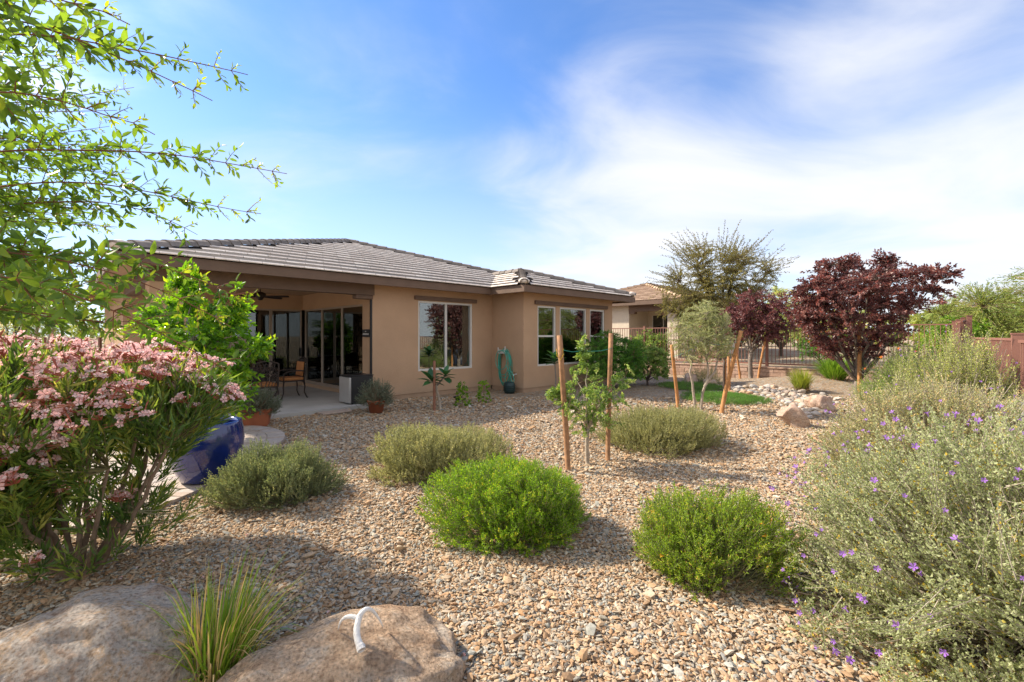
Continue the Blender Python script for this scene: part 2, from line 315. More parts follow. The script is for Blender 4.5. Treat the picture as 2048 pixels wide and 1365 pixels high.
M['bark'] = mat_basic('bark_grey', (0.20, 0.165, 0.135), 0.9, var=0.3, nscale=25, bump=0.5, bscale=60)
M['bark_pale'] = mat_basic('bark_pale', (0.36, 0.30, 0.235), 0.9, var=0.25, nscale=25, bump=0.4, bscale=60)
M['bark_red'] = mat_basic('bark_reddish', (0.22, 0.095, 0.055), 0.8, var=0.2, nscale=25, bump=0.2)
M['bark_dark'] = mat_basic('bark_dark', (0.10, 0.075, 0.06), 0.9, var=0.3, nscale=25, bump=0.4)
M['twig'] = mat_basic('twig_brown', (0.22, 0.15, 0.09), 0.9, var=0.25, nscale=20)
M['stem_green'] = mat_basic('stem_olive', (0.26, 0.25, 0.12), 0.8, var=0.2, nscale=20)
M['twig_grey'] = mat_basic('twig_grey', (0.34, 0.29, 0.22), 0.9, var=0.25, nscale=20)
M['terracotta'] = mat_basic('terracotta', (0.36, 0.115, 0.055), 0.8, var=0.15, nscale=6, bump=0.1)
M['soil'] = mat_basic('potting_soil', (0.07, 0.045, 0.03), 0.95, bump=0.6)
M['blue'] = mat_basic('blue_glaze', (0.008, 0.022, 0.15), 0.12, var=0.35, nscale=3, spec=0.6, coat=0.6)
M['black'] = mat_basic('black_plastic', (0.012, 0.012, 0.013), 0.4)
M['steel'] = mat_basic('brushed_steel', (0.55, 0.55, 0.55), 0.38, metal=0.75, var=0.04)
M['iron'] = mat_basic('dark_cast_metal', (0.028, 0.018, 0.014), 0.5, var=0.2)
M['cushion'] = mat_basic('orange_cushion', (0.36, 0.15, 0.05), 0.9, var=0.12, nscale=10, bump=0.2)
M['hose'] = mat_basic('hose_green', (0.05, 0.36, 0.27), 0.4, var=0.12)
M['hose_pot'] = mat_basic('hose_pot_dark', (0.015, 0.04, 0.04), 0.45)
M['brass'] = mat_basic('brass', (0.45, 0.32, 0.18), 0.4, metal=0.7)
M['white'] = mat_basic('antler_white', (0.74, 0.715, 0.67), 0.6, var=0.11, nscale=45, bump=0.5, bscale=160)
M['antler_base'] = mat_basic('antler_burr', (0.62, 0.60, 0.57), 0.8, var=0.12, nscale=60, bump=0.6, bscale=120)
M['cream'] = mat_basic('cream_stucco', (0.58, 0.50, 0.40), 0.9, var=0.04, bump=0.2, bscale=60)
M['tile_far'] = mat_objrand('neighbour_tile', [(0.0, (0.36, 0.25, 0.17)), (1.0, (0.48, 0.345, 0.245))], 0.9, 0.3, 20, 0.15)
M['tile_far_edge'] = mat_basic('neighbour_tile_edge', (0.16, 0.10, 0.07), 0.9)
M['dish'] = mat_basic('dish_grey', (0.30, 0.28, 0.27), 0.6)
M['sign'] = mat_basic('sign_black', (0.02, 0.02, 0.022), 0.5)
M['print'] = mat_basic('sign_print', (0.55, 0.53, 0.50), 0.6)
M['fridge_black'] = mat_basic('fridge_side', (0.016, 0.016, 0.017), 0.5)
# foliage
G = mat_leaf
M['l_green'] = G('leaf_bright_green', [(0.0, (0.0842, 0.1568, 0.0142)), (0.4, (0.1801, 0.3319, 0.0214)), (0.8, (0.2881, 0.4795, 0.0297)), (1.0, (0.5282, 0.5163, 0.0594))], 0.5)
M['l_green_dry'] = G('leaf_green_yellowing', [(0.0, (0.1076, 0.1313, 0.0261)), (0.35, (0.1866, 0.3065, 0.0293)), (0.75, (0.3157, 0.4669, 0.0366)), (0.93, (0.488, 0.5253, 0.0836)), (1.0, (0.6028, 0.4669, 0.1254))], 0.48)
M['l_grey'] = G('leaf_grey_green', [(0.0, (0.112, 0.136, 0.08)), (0.4, (0.208, 0.24, 0.136)), (0.8, (0.304, 0.328, 0.184)), (1.0, (0.432, 0.4, 0.208))], 0.35, 0.6, (1.3, 1.3, 0.8))
M['l_grey_dark'] = G('leaf_grey_green_deep', [(0.0, (0.1065, 0.1406, 0.0782)), (0.4, (0.2022, 0.2441, 0.1222)), (0.8, (0.3084, 0.3417, 0.1629)), (1.0, (0.4894, 0.4491, 0.2118))], 0.42, 0.6, (1.3, 1.3, 0.8))
M['l_khaki'] = G('leaf_khaki', [(0.0, (0.1796, 0.1871, 0.0882)), (0.4, (0.3266, 0.3275, 0.1575)), (0.8, (0.4736, 0.4522, 0.2268)), (1.0, (0.6042, 0.5302, 0.2772))], 0.45, 0.6, (1.3, 1.3, 0.8))
M['l_sage'] = G('leaf_sage', [(0.0, (0.224, 0.2553, 0.1125)), (0.35, (0.3696, 0.4107, 0.198)), (0.75, (0.504, 0.5383, 0.3015)), (0.965, (0.6048, 0.6216, 0.387)), (0.985, (0.56, 0.4773, 0.108)), (1.0, (0.56, 0.4107, 0.054))], 0.45, 0.6, (1.3, 1.3, 0.9))
M['l_sage_dry'] = G('leaf_sage_dry', [(0.0, (0.2621, 0.258, 0.115)), (0.45, (0.4368, 0.4444, 0.2185)), (0.75, (0.6115, 0.5878, 0.322)), (0.9, (0.6698, 0.4731, 0.2185)), (1.0, (0.7571, 0.5734, 0.322))], 0.45, 0.6, (1.3, 1.3, 0.9))
M['l_sage_far'] = G('leaf_sage_far', [(0.0, (0.2391, 0.2935, 0.0799)), (0.5, (0.413, 0.4612, 0.1331)), (0.9, (0.6303, 0.6497, 0.2263)), (1.0, (0.7825, 0.6707, 0.3194))], 0.45, 0.6, (1.3, 1.3, 0.9))
M['l_plum'] = G('leaf_plum', [(0.0, (0.0671, 0.03, 0.03)), (0.5, (0.1464, 0.0672, 0.0624)), (0.85, (0.244, 0.12, 0.102)), (1.0, (0.366, 0.204, 0.168))], 0.42, 0.4, (1.6, 0.8, 0.7), spec=0.5)
M['l_plum2'] = G('leaf_plum_dusky', [(0.0, (0.0931, 0.0362, 0.0395)), (0.5, (0.1759, 0.0646, 0.0682)), (1.0, (0.3105, 0.1411, 0.1255))], 0.3, 0.45, (1.4, 0.9, 0.8), spec=0.5)
M['l_olive'] = G('leaf_olive', [(0.0, (0.1725, 0.1966, 0.0772)), (0.4, (0.2979, 0.3251, 0.1426)), (0.8, (0.4547, 0.4687, 0.2257)), (1.0, (0.5958, 0.5746, 0.3089))], 0.35, 0.5, (1.2, 1.2, 0.8))
M['l_desert'] = G('leaf_desert', [(0.0, (0.0978, 0.1008, 0.042)), (0.5, (0.184, 0.1792, 0.0735)), (1.0, (0.299, 0.2744, 0.126))], 0.45, 0.6)
M['l_mesquite'] = G('leaf_mesquite', [(0.0, (0.125, 0.1812, 0.0438)), (0.5, (0.2313, 0.3, 0.075)), (1.0, (0.3625, 0.4, 0.125))], 0.38, 0.6)
M['l_shrub'] = G('leaf_shrub', [(0.0, (0.042, 0.1207, 0.0231)), (0.5, (0.0946, 0.2415, 0.0347)), (1.0, (0.189, 0.4025, 0.0578))], 0.42, 0.45)
M['l_citrus'] = G('leaf_citrus', [(0.0, (0.0625, 0.1625, 0.0187)), (0.45, (0.1375, 0.3125, 0.0225)), (0.8, (0.2375, 0.45, 0.025)), (1.0, (0.425, 0.575, 0.0312))], 0.5, 0.35, (1.6, 1.45, 0.4), spec=0.5)
M['l_sap'] = G('leaf_sapling', [(0.0, (0.0957, 0.1674, 0.0435)), (0.45, (0.1835, 0.3031, 0.0725)), (0.85, (0.3031, 0.4307, 0.1232)), (1.0, (0.5104, 0.5742, 0.232))], 0.42, 0.45)
M['l_oleander'] = G('leaf_oleander', [(0.0, (0.0517, 0.1028, 0.0252)), (0.4, (0.1035, 0.196, 0.0394)), (0.8, (0.207, 0.2988, 0.0629)), (1.0, (0.414, 0.4295, 0.1101))], 0.45, 0.4, spec=0.45)
M['l_tree'] = G('leaf_tree', [(0.0, (0.0756, 0.138, 0.0329)), (0.45, (0.1428, 0.2598, 0.0448)), (0.85, (0.2352, 0.3816, 0.0523)), (1.0, (0.336, 0.4256, 0.046))], 0.5, 0.35, (1.6, 1.45, 0.5), spec=0.35)
M['l_tree_o'] = G('leaf_tree_single', [(0.0, (0.0756, 0.138, 0.0329)), (0.45, (0.1428, 0.2598, 0.0448)), (0.85, (0.2352, 0.3816, 0.0523)), (1.0, (0.336, 0.4256, 0.046))], 0.5, 0.35, (1.6, 1.45, 0.5), 'obj', 0.35)
M['l_plumeria'] = G('leaf_plumeria', [(0.0, (0.03, 0.10, 0.035)), (1.0, (0.06, 0.16, 0.05))], 0.25, 0.4, None, 'obj')
M['l_lime'] = G('leaf_lime', [(0.0, (0.072, 0.192, 0.018)), (0.6, (0.18, 0.336, 0.024)), (1.0, (0.336, 0.456, 0.048))], 0.4, 0.45)
M['l_cover'] = G('leaf_ground_cover', [(0.0, (0.045, 0.135, 0.018)), (0.5, (0.0975, 0.255, 0.027)), (1.0, (0.18, 0.375, 0.045))], 0.25, 0.6)
M['l_grass'] = G('leaf_grass', [(0.0, (0.1001, 0.2145, 0.0195)), (0.45, (0.2002, 0.3575, 0.0325)), (0.7, (0.3432, 0.429, 0.052)), (0.8, (0.5148, 0.3718, 0.169)), (1.0, (0.6864, 0.5291, 0.286))], 0.35, 0.5)
M['l_grass_y'] = G('leaf_grass_yellow', [(0.0, (0.192, 0.264, 0.036)), (0.6, (0.36, 0.408, 0.06)), (1.0, (0.54, 0.492, 0.168))], 0.35, 0.5)
M['l_grass_g'] = G('leaf_grass_green', [(0.0, (0.104, 0.221, 0.026)), (0.6, (0.221, 0.364, 0.039)), (1.0, (0.39, 0.468, 0.091))], 0.35, 0.5)
M['l_straw'] = G('leaf_straw', [(0.0, (0.16, 0.09, 0.045)), (1.0, (0.34, 0.22, 0.12))], 0.1, 0.8)
M['l_litter'] = G('dry_litter', [(0.0, (0.08, 0.05, 0.03)), (1.0, (0.22, 0.15, 0.09))], 0.1, 0.8)
M['f_pink'] = G('petal_pink', [(0.0, (0.8, 0.46, 0.45)), (0.6, (0.89, 0.64, 0.62)), (1.0, (0.9, 0.78, 0.76))], 0.42, 0.6, (1.1, 0.9, 0.9))
M['f_bud'] = G('bud_red', [(0.0, (0.38, 0.09, 0.06)), (1.0, (0.50, 0.20, 0.12))], 0.2, 0.6, (1, 1, 1))
M['f_purple'] = G('petal_purple', [(0.0, (0.30, 0.12, 0.50)), (1.0, (0.46, 0.24, 0.66))], 0.35, 0.6, (1.1, 0.9, 1.1))
M['f_yellow'] = G('petal_yellow', [(0.0, (0.70, 0.33, 0.02)), (1.0, (0.80, 0.48, 0.05))], 0.3, 0.6, (1, 1, 0.6))
M['f_orange'] = G('petal_orange', [(0.0, (0.70, 0.13, 0.02)), (1.0, (0.80, 0.28, 0.03))], 0.3, 0.6, (1, 1, 0.6))
#PART2
# ================================================================== foliage builders
def unit(a): return a / (np.linalg.norm(a, axis=-1, keepdims=True) + 1e-9)
def frame(D):
    ref = np.where(np.abs(D[..., 2:3]) < 0.9, np.array([0, 0, 1.0]), np.array([1.0, 0, 0]))
    e1 = unit(np.cross(D, ref)); return e1, np.cross(D, e1)
def leaf_quads(acc, P, D, Nn, Ln, W, cv, mi=0, fold=0.25, wide=0.45):
    """kite shaped leaves, one folded quad each"""
    n = len(P); Ln = np.broadcast_to(Ln, (n,))[:, None]; W = np.broadcast_to(W, (n,))[:, None]
    S = unit(np.cross(D, Nn)); up = np.cross(S, D)
    mid = P + D * Ln * wide + up * W * fold
    v = np.stack([P, mid + S * W * 0.5, P + D * Ln - up * Ln * 0.10, mid - S * W * 0.5], 1)
    acc.add(v.reshape(-1, 3), np.arange(n * 4).reshape(n, 4), np.repeat(cv, 4), mi)
def sprigs(acc, rng, B, D, Ls, nl, ll, lw, ang, mi=0, start=0.15, curve=0.0, cvb=None, stem=None, stem_r=0.002, stem_mi=0, fold=0.25, side=None, cvs=0.22):
    """leafy shoots: nl leaves set round each straight or bending shoot"""
    n = len(B); Ls = np.broadcast_to(Ls, (n,)).astype(float); e1, e2 = frame(D)
    t = np.clip(np.linspace(start, 1.0, nl)[None] + rng.normal(0, 0.5 / nl, (n, nl)), 0.02, 1.0)
    bend = np.zeros((n, nl, 3)); bend[..., 2] = curve * Ls[:, None] * t ** 2
    pos = B[:, None] + D[:, None] * (Ls[:, None] * t)[..., None] + bend
    Dt = D[:, None] + np.array([0, 0, 1.0]) * (2 * curve * t)[..., None]; Dt = unit(Dt)
    az = (np.arange(nl) * 2.4)[None] + rng.uniform(0, 6.28, (n, 1)) + rng.normal(0, 0.4, (n, nl))
    rad = np.cos(az)[..., None] * e1[:, None] + np.sin(az)[..., None] * e2[:, None]
    a = ang + rng.normal(0, 0.22, (n, nl))
    ld = unit(np.cos(a)[..., None] * Dt + np.sin(a)[..., None] * rad + rng.normal(0, 0.12, (n, nl, 3)))
    ln = unit(-np.sin(a)[..., None] * Dt + np.cos(a)[..., None] * rad + rng.normal(0, 0.35, (n, nl, 3)))
    base = rng.random(n) if cvb is None else cvb
    cv = np.clip(base[:, None] * 0.75 + 0.12 + rng.normal(0, cvs, (n, nl)), 0, 1)
    L_ = ll * rng.uniform(0.65, 1.2, (n, nl)); W_ = lw * rng.uniform(0.75, 1.2, (n, nl))
    leaf_quads(acc, pos.reshape(-1, 3), ld.reshape(-1, 3), ln.reshape(-1, 3), L_.ravel(), W_.ravel(), cv.ravel(), mi, fold)
    if stem is not None:
        ts = np.linspace(0, 1, 4); c = np.zeros((n, 4, 3)); c[..., 2] = curve * Ls[:, None] * ts ** 2
        p = B[:, None] + D[:, None] * (Ls[:, None] * ts)[..., None] + c
        twigs(stem, p, np.linspace(stem_r, stem_r * 0.4, 4), stem_mi)
def twigs(acc, P, r, mi=0):
    """many three-sided stems at once; P (n,m,3)"""
    n, m, _ = P.shape; d = unit(np.gradient(P, axis=1)); e1, e2 = frame(d); r = np.broadcast_to(np.asarray(r, float), (n, m))
    a = np.arange(3) * 2.0944
    ring = P[:, :, None] + r[:, :, None, None] * (np.cos(a)[:, None] * e1[:, :, None] + np.sin(a)[:, None] * e2[:, :, None])
    idx = np.arange(n * m * 3).reshape(n, m, 3); nx = np.roll(idx, -1, axis=2)
    f = np.stack([idx[:, :-1], nx[:, :-1], nx[:, 1:], idx[:, 1:]], -1).reshape(-1, 4)
    acc.add(ring.reshape(-1, 3), f, 0.5, mi)
def lumps(rng, k=9, amp=0.12):
    A = rng.normal(0, 2.6, (k, 3)); ph = rng.uniform(0, 6.28, k)
    return lambda d: 1 + amp * np.cos(d @ A.T + ph).sum(-1) / math.sqrt(k) * 1.2
def dome_dirs(rng, n, zmin=-0.05):
    z = rng.uniform(zmin, 1, n); a = rng.uniform(0, 6.2832, n); r = np.sqrt(np.maximum(0, 1 - z * z))
    return np.stack([r * np.cos(a), r * np.sin(a), z], -1)
def mound(name, label, cat, c, rx, ry, h, ns, sl, nl, ll, lw, ang, mat, seed, up=0.5, curve=0.15, group=None, inner=True, stem_mat=None, fold=0.25, amp=0.12, litter=True, stray=0.04, flat=0.75, tuft=20, bare=None):
    """a mounded shrub: foliage shoots over a dome plus inner branches from its foot"""
    rng = np.random.default_rng(seed); e = empty(name, (c[0], c[1], c[2] if len(c) > 2 else 0), 0, label, cat, group)
    lf = lumps(rng, amp=amp); A = Acc(); S = Acc(); sc = np.array([rx, ry, h])
    d = dome_dirs(rng, ns, -0.02); d[:, 2] = np.sign(d[:, 2]) * np.abs(d[:, 2]) ** flat; d = unit(d)
    depth = rng.uniform(0.0, 1.0, ns) ** 1.6
    Ls = sl * rng.uniform(0.6, 1.25, ns); Ls[rng.random(ns) < stray] *= 1.7
    tip = d * sc * (lf(d) * (1 - 0.38 * depth))[:, None]; tip[:, 2] = np.maximum(tip[:, 2], 0.03)
    K = max(24, ns // tuft); dc = unit(dome_dirs(rng, K, 0.0)); dc[:, 2] = dc[:, 2] ** flat; dc = unit(dc); own = (d @ dc.T).argmax(1); rc = math.sqrt(2.0 / K)
    q = np.arccos(np.clip((d * dc[own]).sum(1), -1, 1)) / rc; kh = rng.uniform(0.94, 1.05, K)[own]; sq_ = (np.abs(d) ** 2.7).sum(1) ** (-1 / 2.7); tip = tip * (sq_ * kh * (1.03 - 0.09 * np.clip(q, 0, 1.6) ** 2))[:, None]; tip[:, 2] = np.maximum(tip[:, 2], 0.03)
    kd = rng.normal(0, 0.30, (K, 3))[own]; nrm = unit(d / sc); D = unit(nrm + np.array([0, 0, up]) + (d - dc[own]) / rc * 0.40 + kd * 0.6 + rng.normal(0, 0.22, (ns, 3)))
    D[:, 2] = np.where(tip[:, 2] < 0.25 * h, np.abs(D[:, 2]) * 0.6, D[:, 2]); D = unit(D)
    B = tip - D * Ls[:, None] * 0.8; B[:, 2] = np.maximum(B[:, 2], 0.01)
    cvb = 0.55 * rng.random(ns) + 0.45 * rng.random(K)[own]
    if bare is not None:
        kp = ~((np.abs(tip[:, 0] - bare[0]) < bare[1] * rng.uniform(0.6, 1.2, ns)) & (tip[:, 1] < 0) & (tip[:, 2] < bare[2] * rng.uniform(0.7, 1.2, ns))); B, D, Ls, cvb = B[kp], D[kp], Ls[kp], cvb[kp]
    sprigs(A, rng, B, D, Ls, nl, ll, lw, ang, 0, 0.1, curve, cvb, S, 0.0022)
    if inner:
        k = max(60, ns // 12); dd = dome_dirs(rng, k, 0.08); tt = dd * sc * 0.85
        o = rng.normal(0, 0.10, (k, 3)) * np.array([rx, ry, 0]); t = np.linspace(0, 1, 5)[None, :, None]
        P = o[:, None] * (1 - t) + tt[:, None] * t; P[:, :, 2] -= 0.25 * h * np.sin(t[0, :, 0] * 3.14) * (1 - dd[:, 2:3])
        P[:, :, 2] = np.maximum(P[:, :, 2], 0.0); twigs(S, P, np.linspace(0.006, 0.0025, 5) * max(1, rx))
    A.build('foliage', mat, e); S.build('stems', stem_mat or M['stem_green'], e)
    if litter:
        n = 260; a = rng.uniform(0, 6.28, n); r = np.sqrt(rng.uniform(0.2, 1.15, n)); Lt = Acc()
        P = np.stack([r * np.cos(a) * rx, r * np.sin(a) * ry, rng.uniform(0.025, 0.045, n)], -1)
        ld = unit(np.stack([rng.normal(0, 1, n), rng.normal(0, 1, n), rng.normal(0, 0.08, n)], -1))
        leaf_quads(Lt, P, ld, np.tile([0, 0, 1.0], (n, 1)), rng.uniform(0.02, 0.06, n), 0.006, rng.random(n)); lo = Lt.build('leaf_litter', M['l_litter'], e); lo['kind'] = 'stuff'
    return e
def bez(p0, p1, p2, n):
    t = np.linspace(0, 1, n)[:, None]; return (1 - t) ** 2 * p0 + 2 * t * (1 - t) * p1 + t * t * p2
def tree(name, label, base, fork, targets, nlimb, leafp, mats, seed, trunk_r=0.05, cat='tree', group=None, limb_r=0.03, stems=None, twig_r=0.004, limb_arch=0.35, ground=True):
    """trunk, limbs to spread-out crown points, twigs to all crown points, leaves along the twigs"""
    rng = np.random.default_rng(seed); base = np.asarray(base, float); fork = np.asarray(fork, float) - base; T = np.asarray(targets, float) - base
    e = empty(name, base, 0, label, cat, group); W = Acc()
    if stems is None:
        mid = (fork * 0.5) + rng.normal(0, 0.03, 3) * np.array([1, 1, 0]); pts = bez(np.array([0, 0, -0.05]), mid, fork, 7)
        W.tube(pts, np.linspace(trunk_r * 1.25, trunk_r, 7), 9); forks = [fork]
    else:
        forks = []
        for st in stems:
            st = np.asarray(st, float) - base; pts = np.concatenate([bez(st[i], (st[i] + st[i + 1]) / 2 + rng.normal(0, 0.02, 3), st[i + 1], 4)[(0 if i == 0 else 1):] for i in range(len(st) - 1)])
            W.tube(pts, np.linspace(trunk_r * 1.2, trunk_r * 0.6, len(pts)), 8); forks.append(st[-1])
    W.build('trunk', mats[1], e, True)
    # limbs by farthest-point choice
    ctr = T.mean(0); far = T[np.linalg.norm(T - ctr, axis=1) > np.median(np.linalg.norm(T - ctr, axis=1))]
    ch = [rng.integers(len(far))]; dm = np.linalg.norm(far - far[ch[0]], axis=1)
    for _ in range(nlimb - 1): k = int(dm.argmax()); ch.append(k); dm = np.minimum(dm, np.linalg.norm(far - far[k], axis=1))
    Lm = Acc(); smp = []; smr = []
    for k in ch:
        t_ = ctr + (far[k] - ctr) * 0.85; f = min(forks, key=lambda q: np.linalg.norm((q - t_)[:2])); dist = np.linalg.norm(t_ - f)
        c1 = f + (t_ - f) * 0.45 + np.array([0, 0, limb_arch * dist * 0.5]) + rng.normal(0, 0.06 * dist, 3)
        p = bez(f, c1, t_, 9); p[1:-1] += rng.normal(0, 0.012 * dist, (7, 3)); Lm.tube(p, np.linspace(limb_r, limb_r * 0.18, 9), 6, cap=False); smp.append(p[1:]); smr.append(np.linspace(limb_r, limb_r * 0.18, 9)[1:])
    smp = np.concatenate(smp); Lm.build('limbs', mats[1], e, True)
    dd = np.linalg.norm(T[:, None] - smp[None], axis=2) + 0.6 * np.maximum(0, smp[None, :, 2] - T[:, None, 2]) ; B = smp[dd.argmin(1)]
    n = len(T); t = np.linspace(0, 1, 5)[None, :, None]; cp = (B + T) / 2 + np.array([0, 0, 0.08]) * np.linalg.norm(T - B, axis=1, keepdims=True) + rng.normal(0, 0.03, (n, 3))
    P = (1 - t) ** 2 * B[:, None] + 2 * t * (1 - t) * cp[:, None] + t * t * T[:, None]
    S = Acc(); twigs(S, P, np.linspace(twig_r, twig_r * 0.35, 5)); S.build('twigs', mats[2] if len(mats) > 2 else mats[1], e)
    D = unit(T - cp); Ls = np.linalg.norm(T - B, axis=1); A = Acc(); lo, hi = leafp['len']; Ls = np.clip(Ls * 0.8, lo, hi)
    q = T - D * Ls[:, None] * 0.9
    sprigs(A, rng, q, D, Ls, leafp['n'], leafp['ll'], leafp['lw'], leafp.get('ang', 0.9), 0, 0.05, leafp.get('curve', 0.0), None, None, cvs=leafp.get('cvs', 0.22))
    A.build('crown', mats[0], e)
    return e
def ellipsoid_pts(rng, n, c, r, pw=0.45, zcut=-1.0, amp=0.15):
    lf = lumps(rng, amp=amp); d = unit(rng.normal(0, 1, (n * 2, 3))); d = d[d[:, 2] > zcut][:n]
    return np.asarray(c) + d * np.asarray(r) * (lf(d) * rng.random(len(d)) ** pw)[:, None]
def grass_clump(name, label, c, n, h, spread, w, mat, seed, cat='grass', straw=0.0, lean=(0, 0), droop=0.6, group=None):
    rng = np.random.default_rng(seed); e = empty(name, c, 0, label, cat, group); A = Acc()
    a = rng.uniform(0, 6.28, n); r0 = np.sqrt(rng.random(n)) * spread * 0.35; m = 6; t = np.linspace(0, 1, m)
    H = h * rng.uniform(0.45, 1.05, n); tilt = rng.uniform(0.05, 1.0, n) ** 1.0 * spread; wd = w * rng.uniform(0.6, 1.2, n)
    ca, sa = np.cos(a), np.sin(a); dx = ca * tilt + lean[0]; dy = sa * tilt + lean[1]
    P = np.zeros((n, m, 3)); P[..., 0] = (r0 * ca)[:, None] + dx[:, None] * t ** 1.5; P[..., 1] = (r0 * sa)[:, None] + dy[:, None] * t ** 1.5
    dr = rng.uniform(0.1, droop, n) * (tilt / spread); P[..., 2] = H[:, None] * (t - dr[:, None] * t ** 2.6)
    az = a + 1.57 + rng.normal(0, 0.7, n); S = np.stack([np.cos(az), np.sin(az), 0 * az], -1)
    wt = np.array([0.7, 1, 1, 0.85, 0.55, 0.06])
    v = np.stack([P - S[:, None] * (wd[:, None] * wt)[..., None] / 2, P + S[:, None] * (wd[:, None] * wt)[..., None] / 2], 2)
    idx = np.arange(n * m * 2).reshape(n, m, 2); f = np.stack([idx[:, :-1, 0], idx[:, :-1, 1], idx[:, 1:, 1], idx[:, 1:, 0]], -1).reshape(-1, 4)
    A.add(v.reshape(-1, 3), f, np.repeat(np.where(rng.random(n) < straw, rng.uniform(0.8, 1, n), rng.uniform(0, 0.68, n)), m * 2))
    A.build('blades', mat, e)
    k = n // 4; B = Acc(); aa = rng.uniform(0, 6.28, k); rr = np.sqrt(rng.random(k)) * spread * 0.5
    P = np.stack([rr * np.cos(aa), rr * np.sin(aa), np.full(k, 0.01)], -1); ld = unit(np.stack([np.cos(aa) * 0.7, np.sin(aa) * 0.7, rng.uniform(0.4, 1.4, k)], -1) + rng.normal(0, 0.3, (k, 3)))
    leaf_quads(B, P, ld, unit(rng.normal(0, 1, (k, 3))), h * rng.uniform(0.12, 0.32, k), w * 1.1, rng.random(k)); B.build('dry_thatch', M['l_straw'], e)
    return e
def ico(sub):
    import bmesh
    bm = bmesh.new(); bmesh.ops.create_icosphere(bm, subdivisions=sub, radius=1); v = np.array([q.co[:] for q in bm.verts]); f = np.array([[q.index for q in p.verts] for p in bm.faces]); bm.free(); return v, f
ICO = {k: ico(k) for k in (1, 2, 3, 4, 5)}
def boulder(name, label, c, r, rz, mat, seed, sub=5, rough=0.16, facet=0.12, parent=None, sink=0.3, cat='boulder', shear=(0, 0), fine=0.03):
    v, f = ICO[sub]; v = v.copy(); rng = np.random.default_rng(seed); off = rng.uniform(-50, 50, 3)
    for _ in range(9):                                  # flat broken faces
        n = unit(rng.normal(0, 1, 3)); k = rng.uniform(1 - 3 * facet, 1 - facet * 0.5); d = v @ n; v = v - np.maximum(0, d - k)[:, None] * n * 0.85
    out = []
    for p in v:
        q = Vector(p * 1.1 + off); out.append(1 + rough * mnoise.fractal(q, 0.9, 2.0, 3) + fine * mnoise.fractal(q * 4.5, 0.8, 2.1, 4) )
    v = v * np.array(out)[:, None] * np.asarray(r); v[:, 2] += r[2] * (1 - 2 * sink) ; v[:, 2] += v[:, 0] * shear[0] + v[:, 1] * shear[1]
    A = Acc(); A.add(v, f); o = A.build(name, mat, parent, True); o.location = c; o.rotation_euler = (0, 0, rz)
    if label: tag(o, label, cat)
    return o
# ================================================================== ground
S2 = math.sqrt(0.5)
def st2w(s, t): return ((s - t) * S2, (s + t) * S2)
def gz(x, y):
    x = np.asarray(x, float); y = np.asarray(y, float)
    z = 0.030 * np.sin(x * 0.9 + 0.4) * np.sin(y * 0.8 + 1.0) * np.clip((y - 1) / 3, 0, 1) * np.clip(1 - np.abs(x) / 12, 0, 1) * np.clip((11 - y) / 3, 0, 1)
    return z + 0.30 * np.exp(-(((x - 9.4) / 1.9) ** 2 + ((y - 14.2) / 1.6) ** 2)) + 0.0 * x
def gzf(x, y): return float(gz(x, y))
xs = np.concatenate([[-900, -300, -100, -50], np.linspace(-26, 26, 131), [50, 100, 300, 900]]); ys = np.concatenate([[-900, -200, -40, -10], np.linspace(-3, 33, 91), [60, 120, 300, 900]])
X, Y = np.meshgrid(xs, ys); V = np.stack([X, Y, gz(X, Y)], -1).reshape(-1, 3); nx, ny = len(xs), len(ys)
I = np.arange(nx * ny).reshape(ny, nx); F = np.stack([I[:-1, :-1], I[:-1, 1:], I[1:, 1:], I[1:, :-1]], -1).reshape(-1, 4)
gr = Acc().add(V, F).build('ground', M['gravel'], None, True); tag(gr, kind='structure')
# paver terrace outline (its curved edge towards the gravel)
PAV = np.array([(-4.75, 7.70), (-4.15, 7.62), (-3.72, 7.32), (-3.42, 6.90), (-3.28, 6.42), (-3.22, 5.9), (-3.16, 5.3), (-3.10, 4.75), (-3.07, 4.33), (-3.15, 3.97), (-3.30, 3.72), (-3.62, 3.50), (-4.2, 3.32), (-5.2, 3.2), (-9.5, 3.1), (-9.5, 6.0), (-8.0, 6.0), (-6.8, 5.6)])
def inside(poly, x, y):
    x = np.asarray(x, float); y = np.asarray(y, float); c = np.zeros(np.broadcast(x, y).shape, bool); n = len(poly)
    for i in range(n):
        x0, y0 = poly[i]; x1, y1 = poly[(i + 1) % n]
        k = ((y0 > y) != (y1 > y)) & (x < (x1 - x0) * (y - y0) / (y1 - y0 + 1e-12) + x0); c ^= k
    return c
def poly_sheet(name, poly, z, mat, kind='structure', th=None):
    n = len(poly); v = [(p[0], p[1], z) for p in poly]; f = [list(range(n))]
    me = bpy.data.meshes.new(name)
    if th: v += [(p[0], p[1], z - th) for p in poly]; f += [[i, (i + 1) % n + 0, (i + 1) % n + n, i + n][::-1] for i in range(n)]
    me.from_pydata(v, [], f); me.materials.append(mat); me.update(); o = link(name, me)
    if kind: o['kind'] = kind
    return o
pav = poly_sheet('paver_terrace', PAV, 0.028, M['sand'], th=0.06)
def prism_mesh(name, poly, z0, z1, mat):
    n = len(poly); v = [(p[0], p[1], z) for z in (z0, z1) for p in poly]
    f = [list(range(n))[::-1], list(range(n, 2 * n))] + [[i, (i + 1) % n, (i + 1) % n + n, i + n] for i in range(n)]
    me = bpy.data.meshes.new(name); me.from_pydata(v, [], f); me.materials.append(mat); a = me.attributes.new('cv', 'FLOAT', 'POINT'); a.data.foreach_set('value', [0.5] * len(v)); me.update(); return me
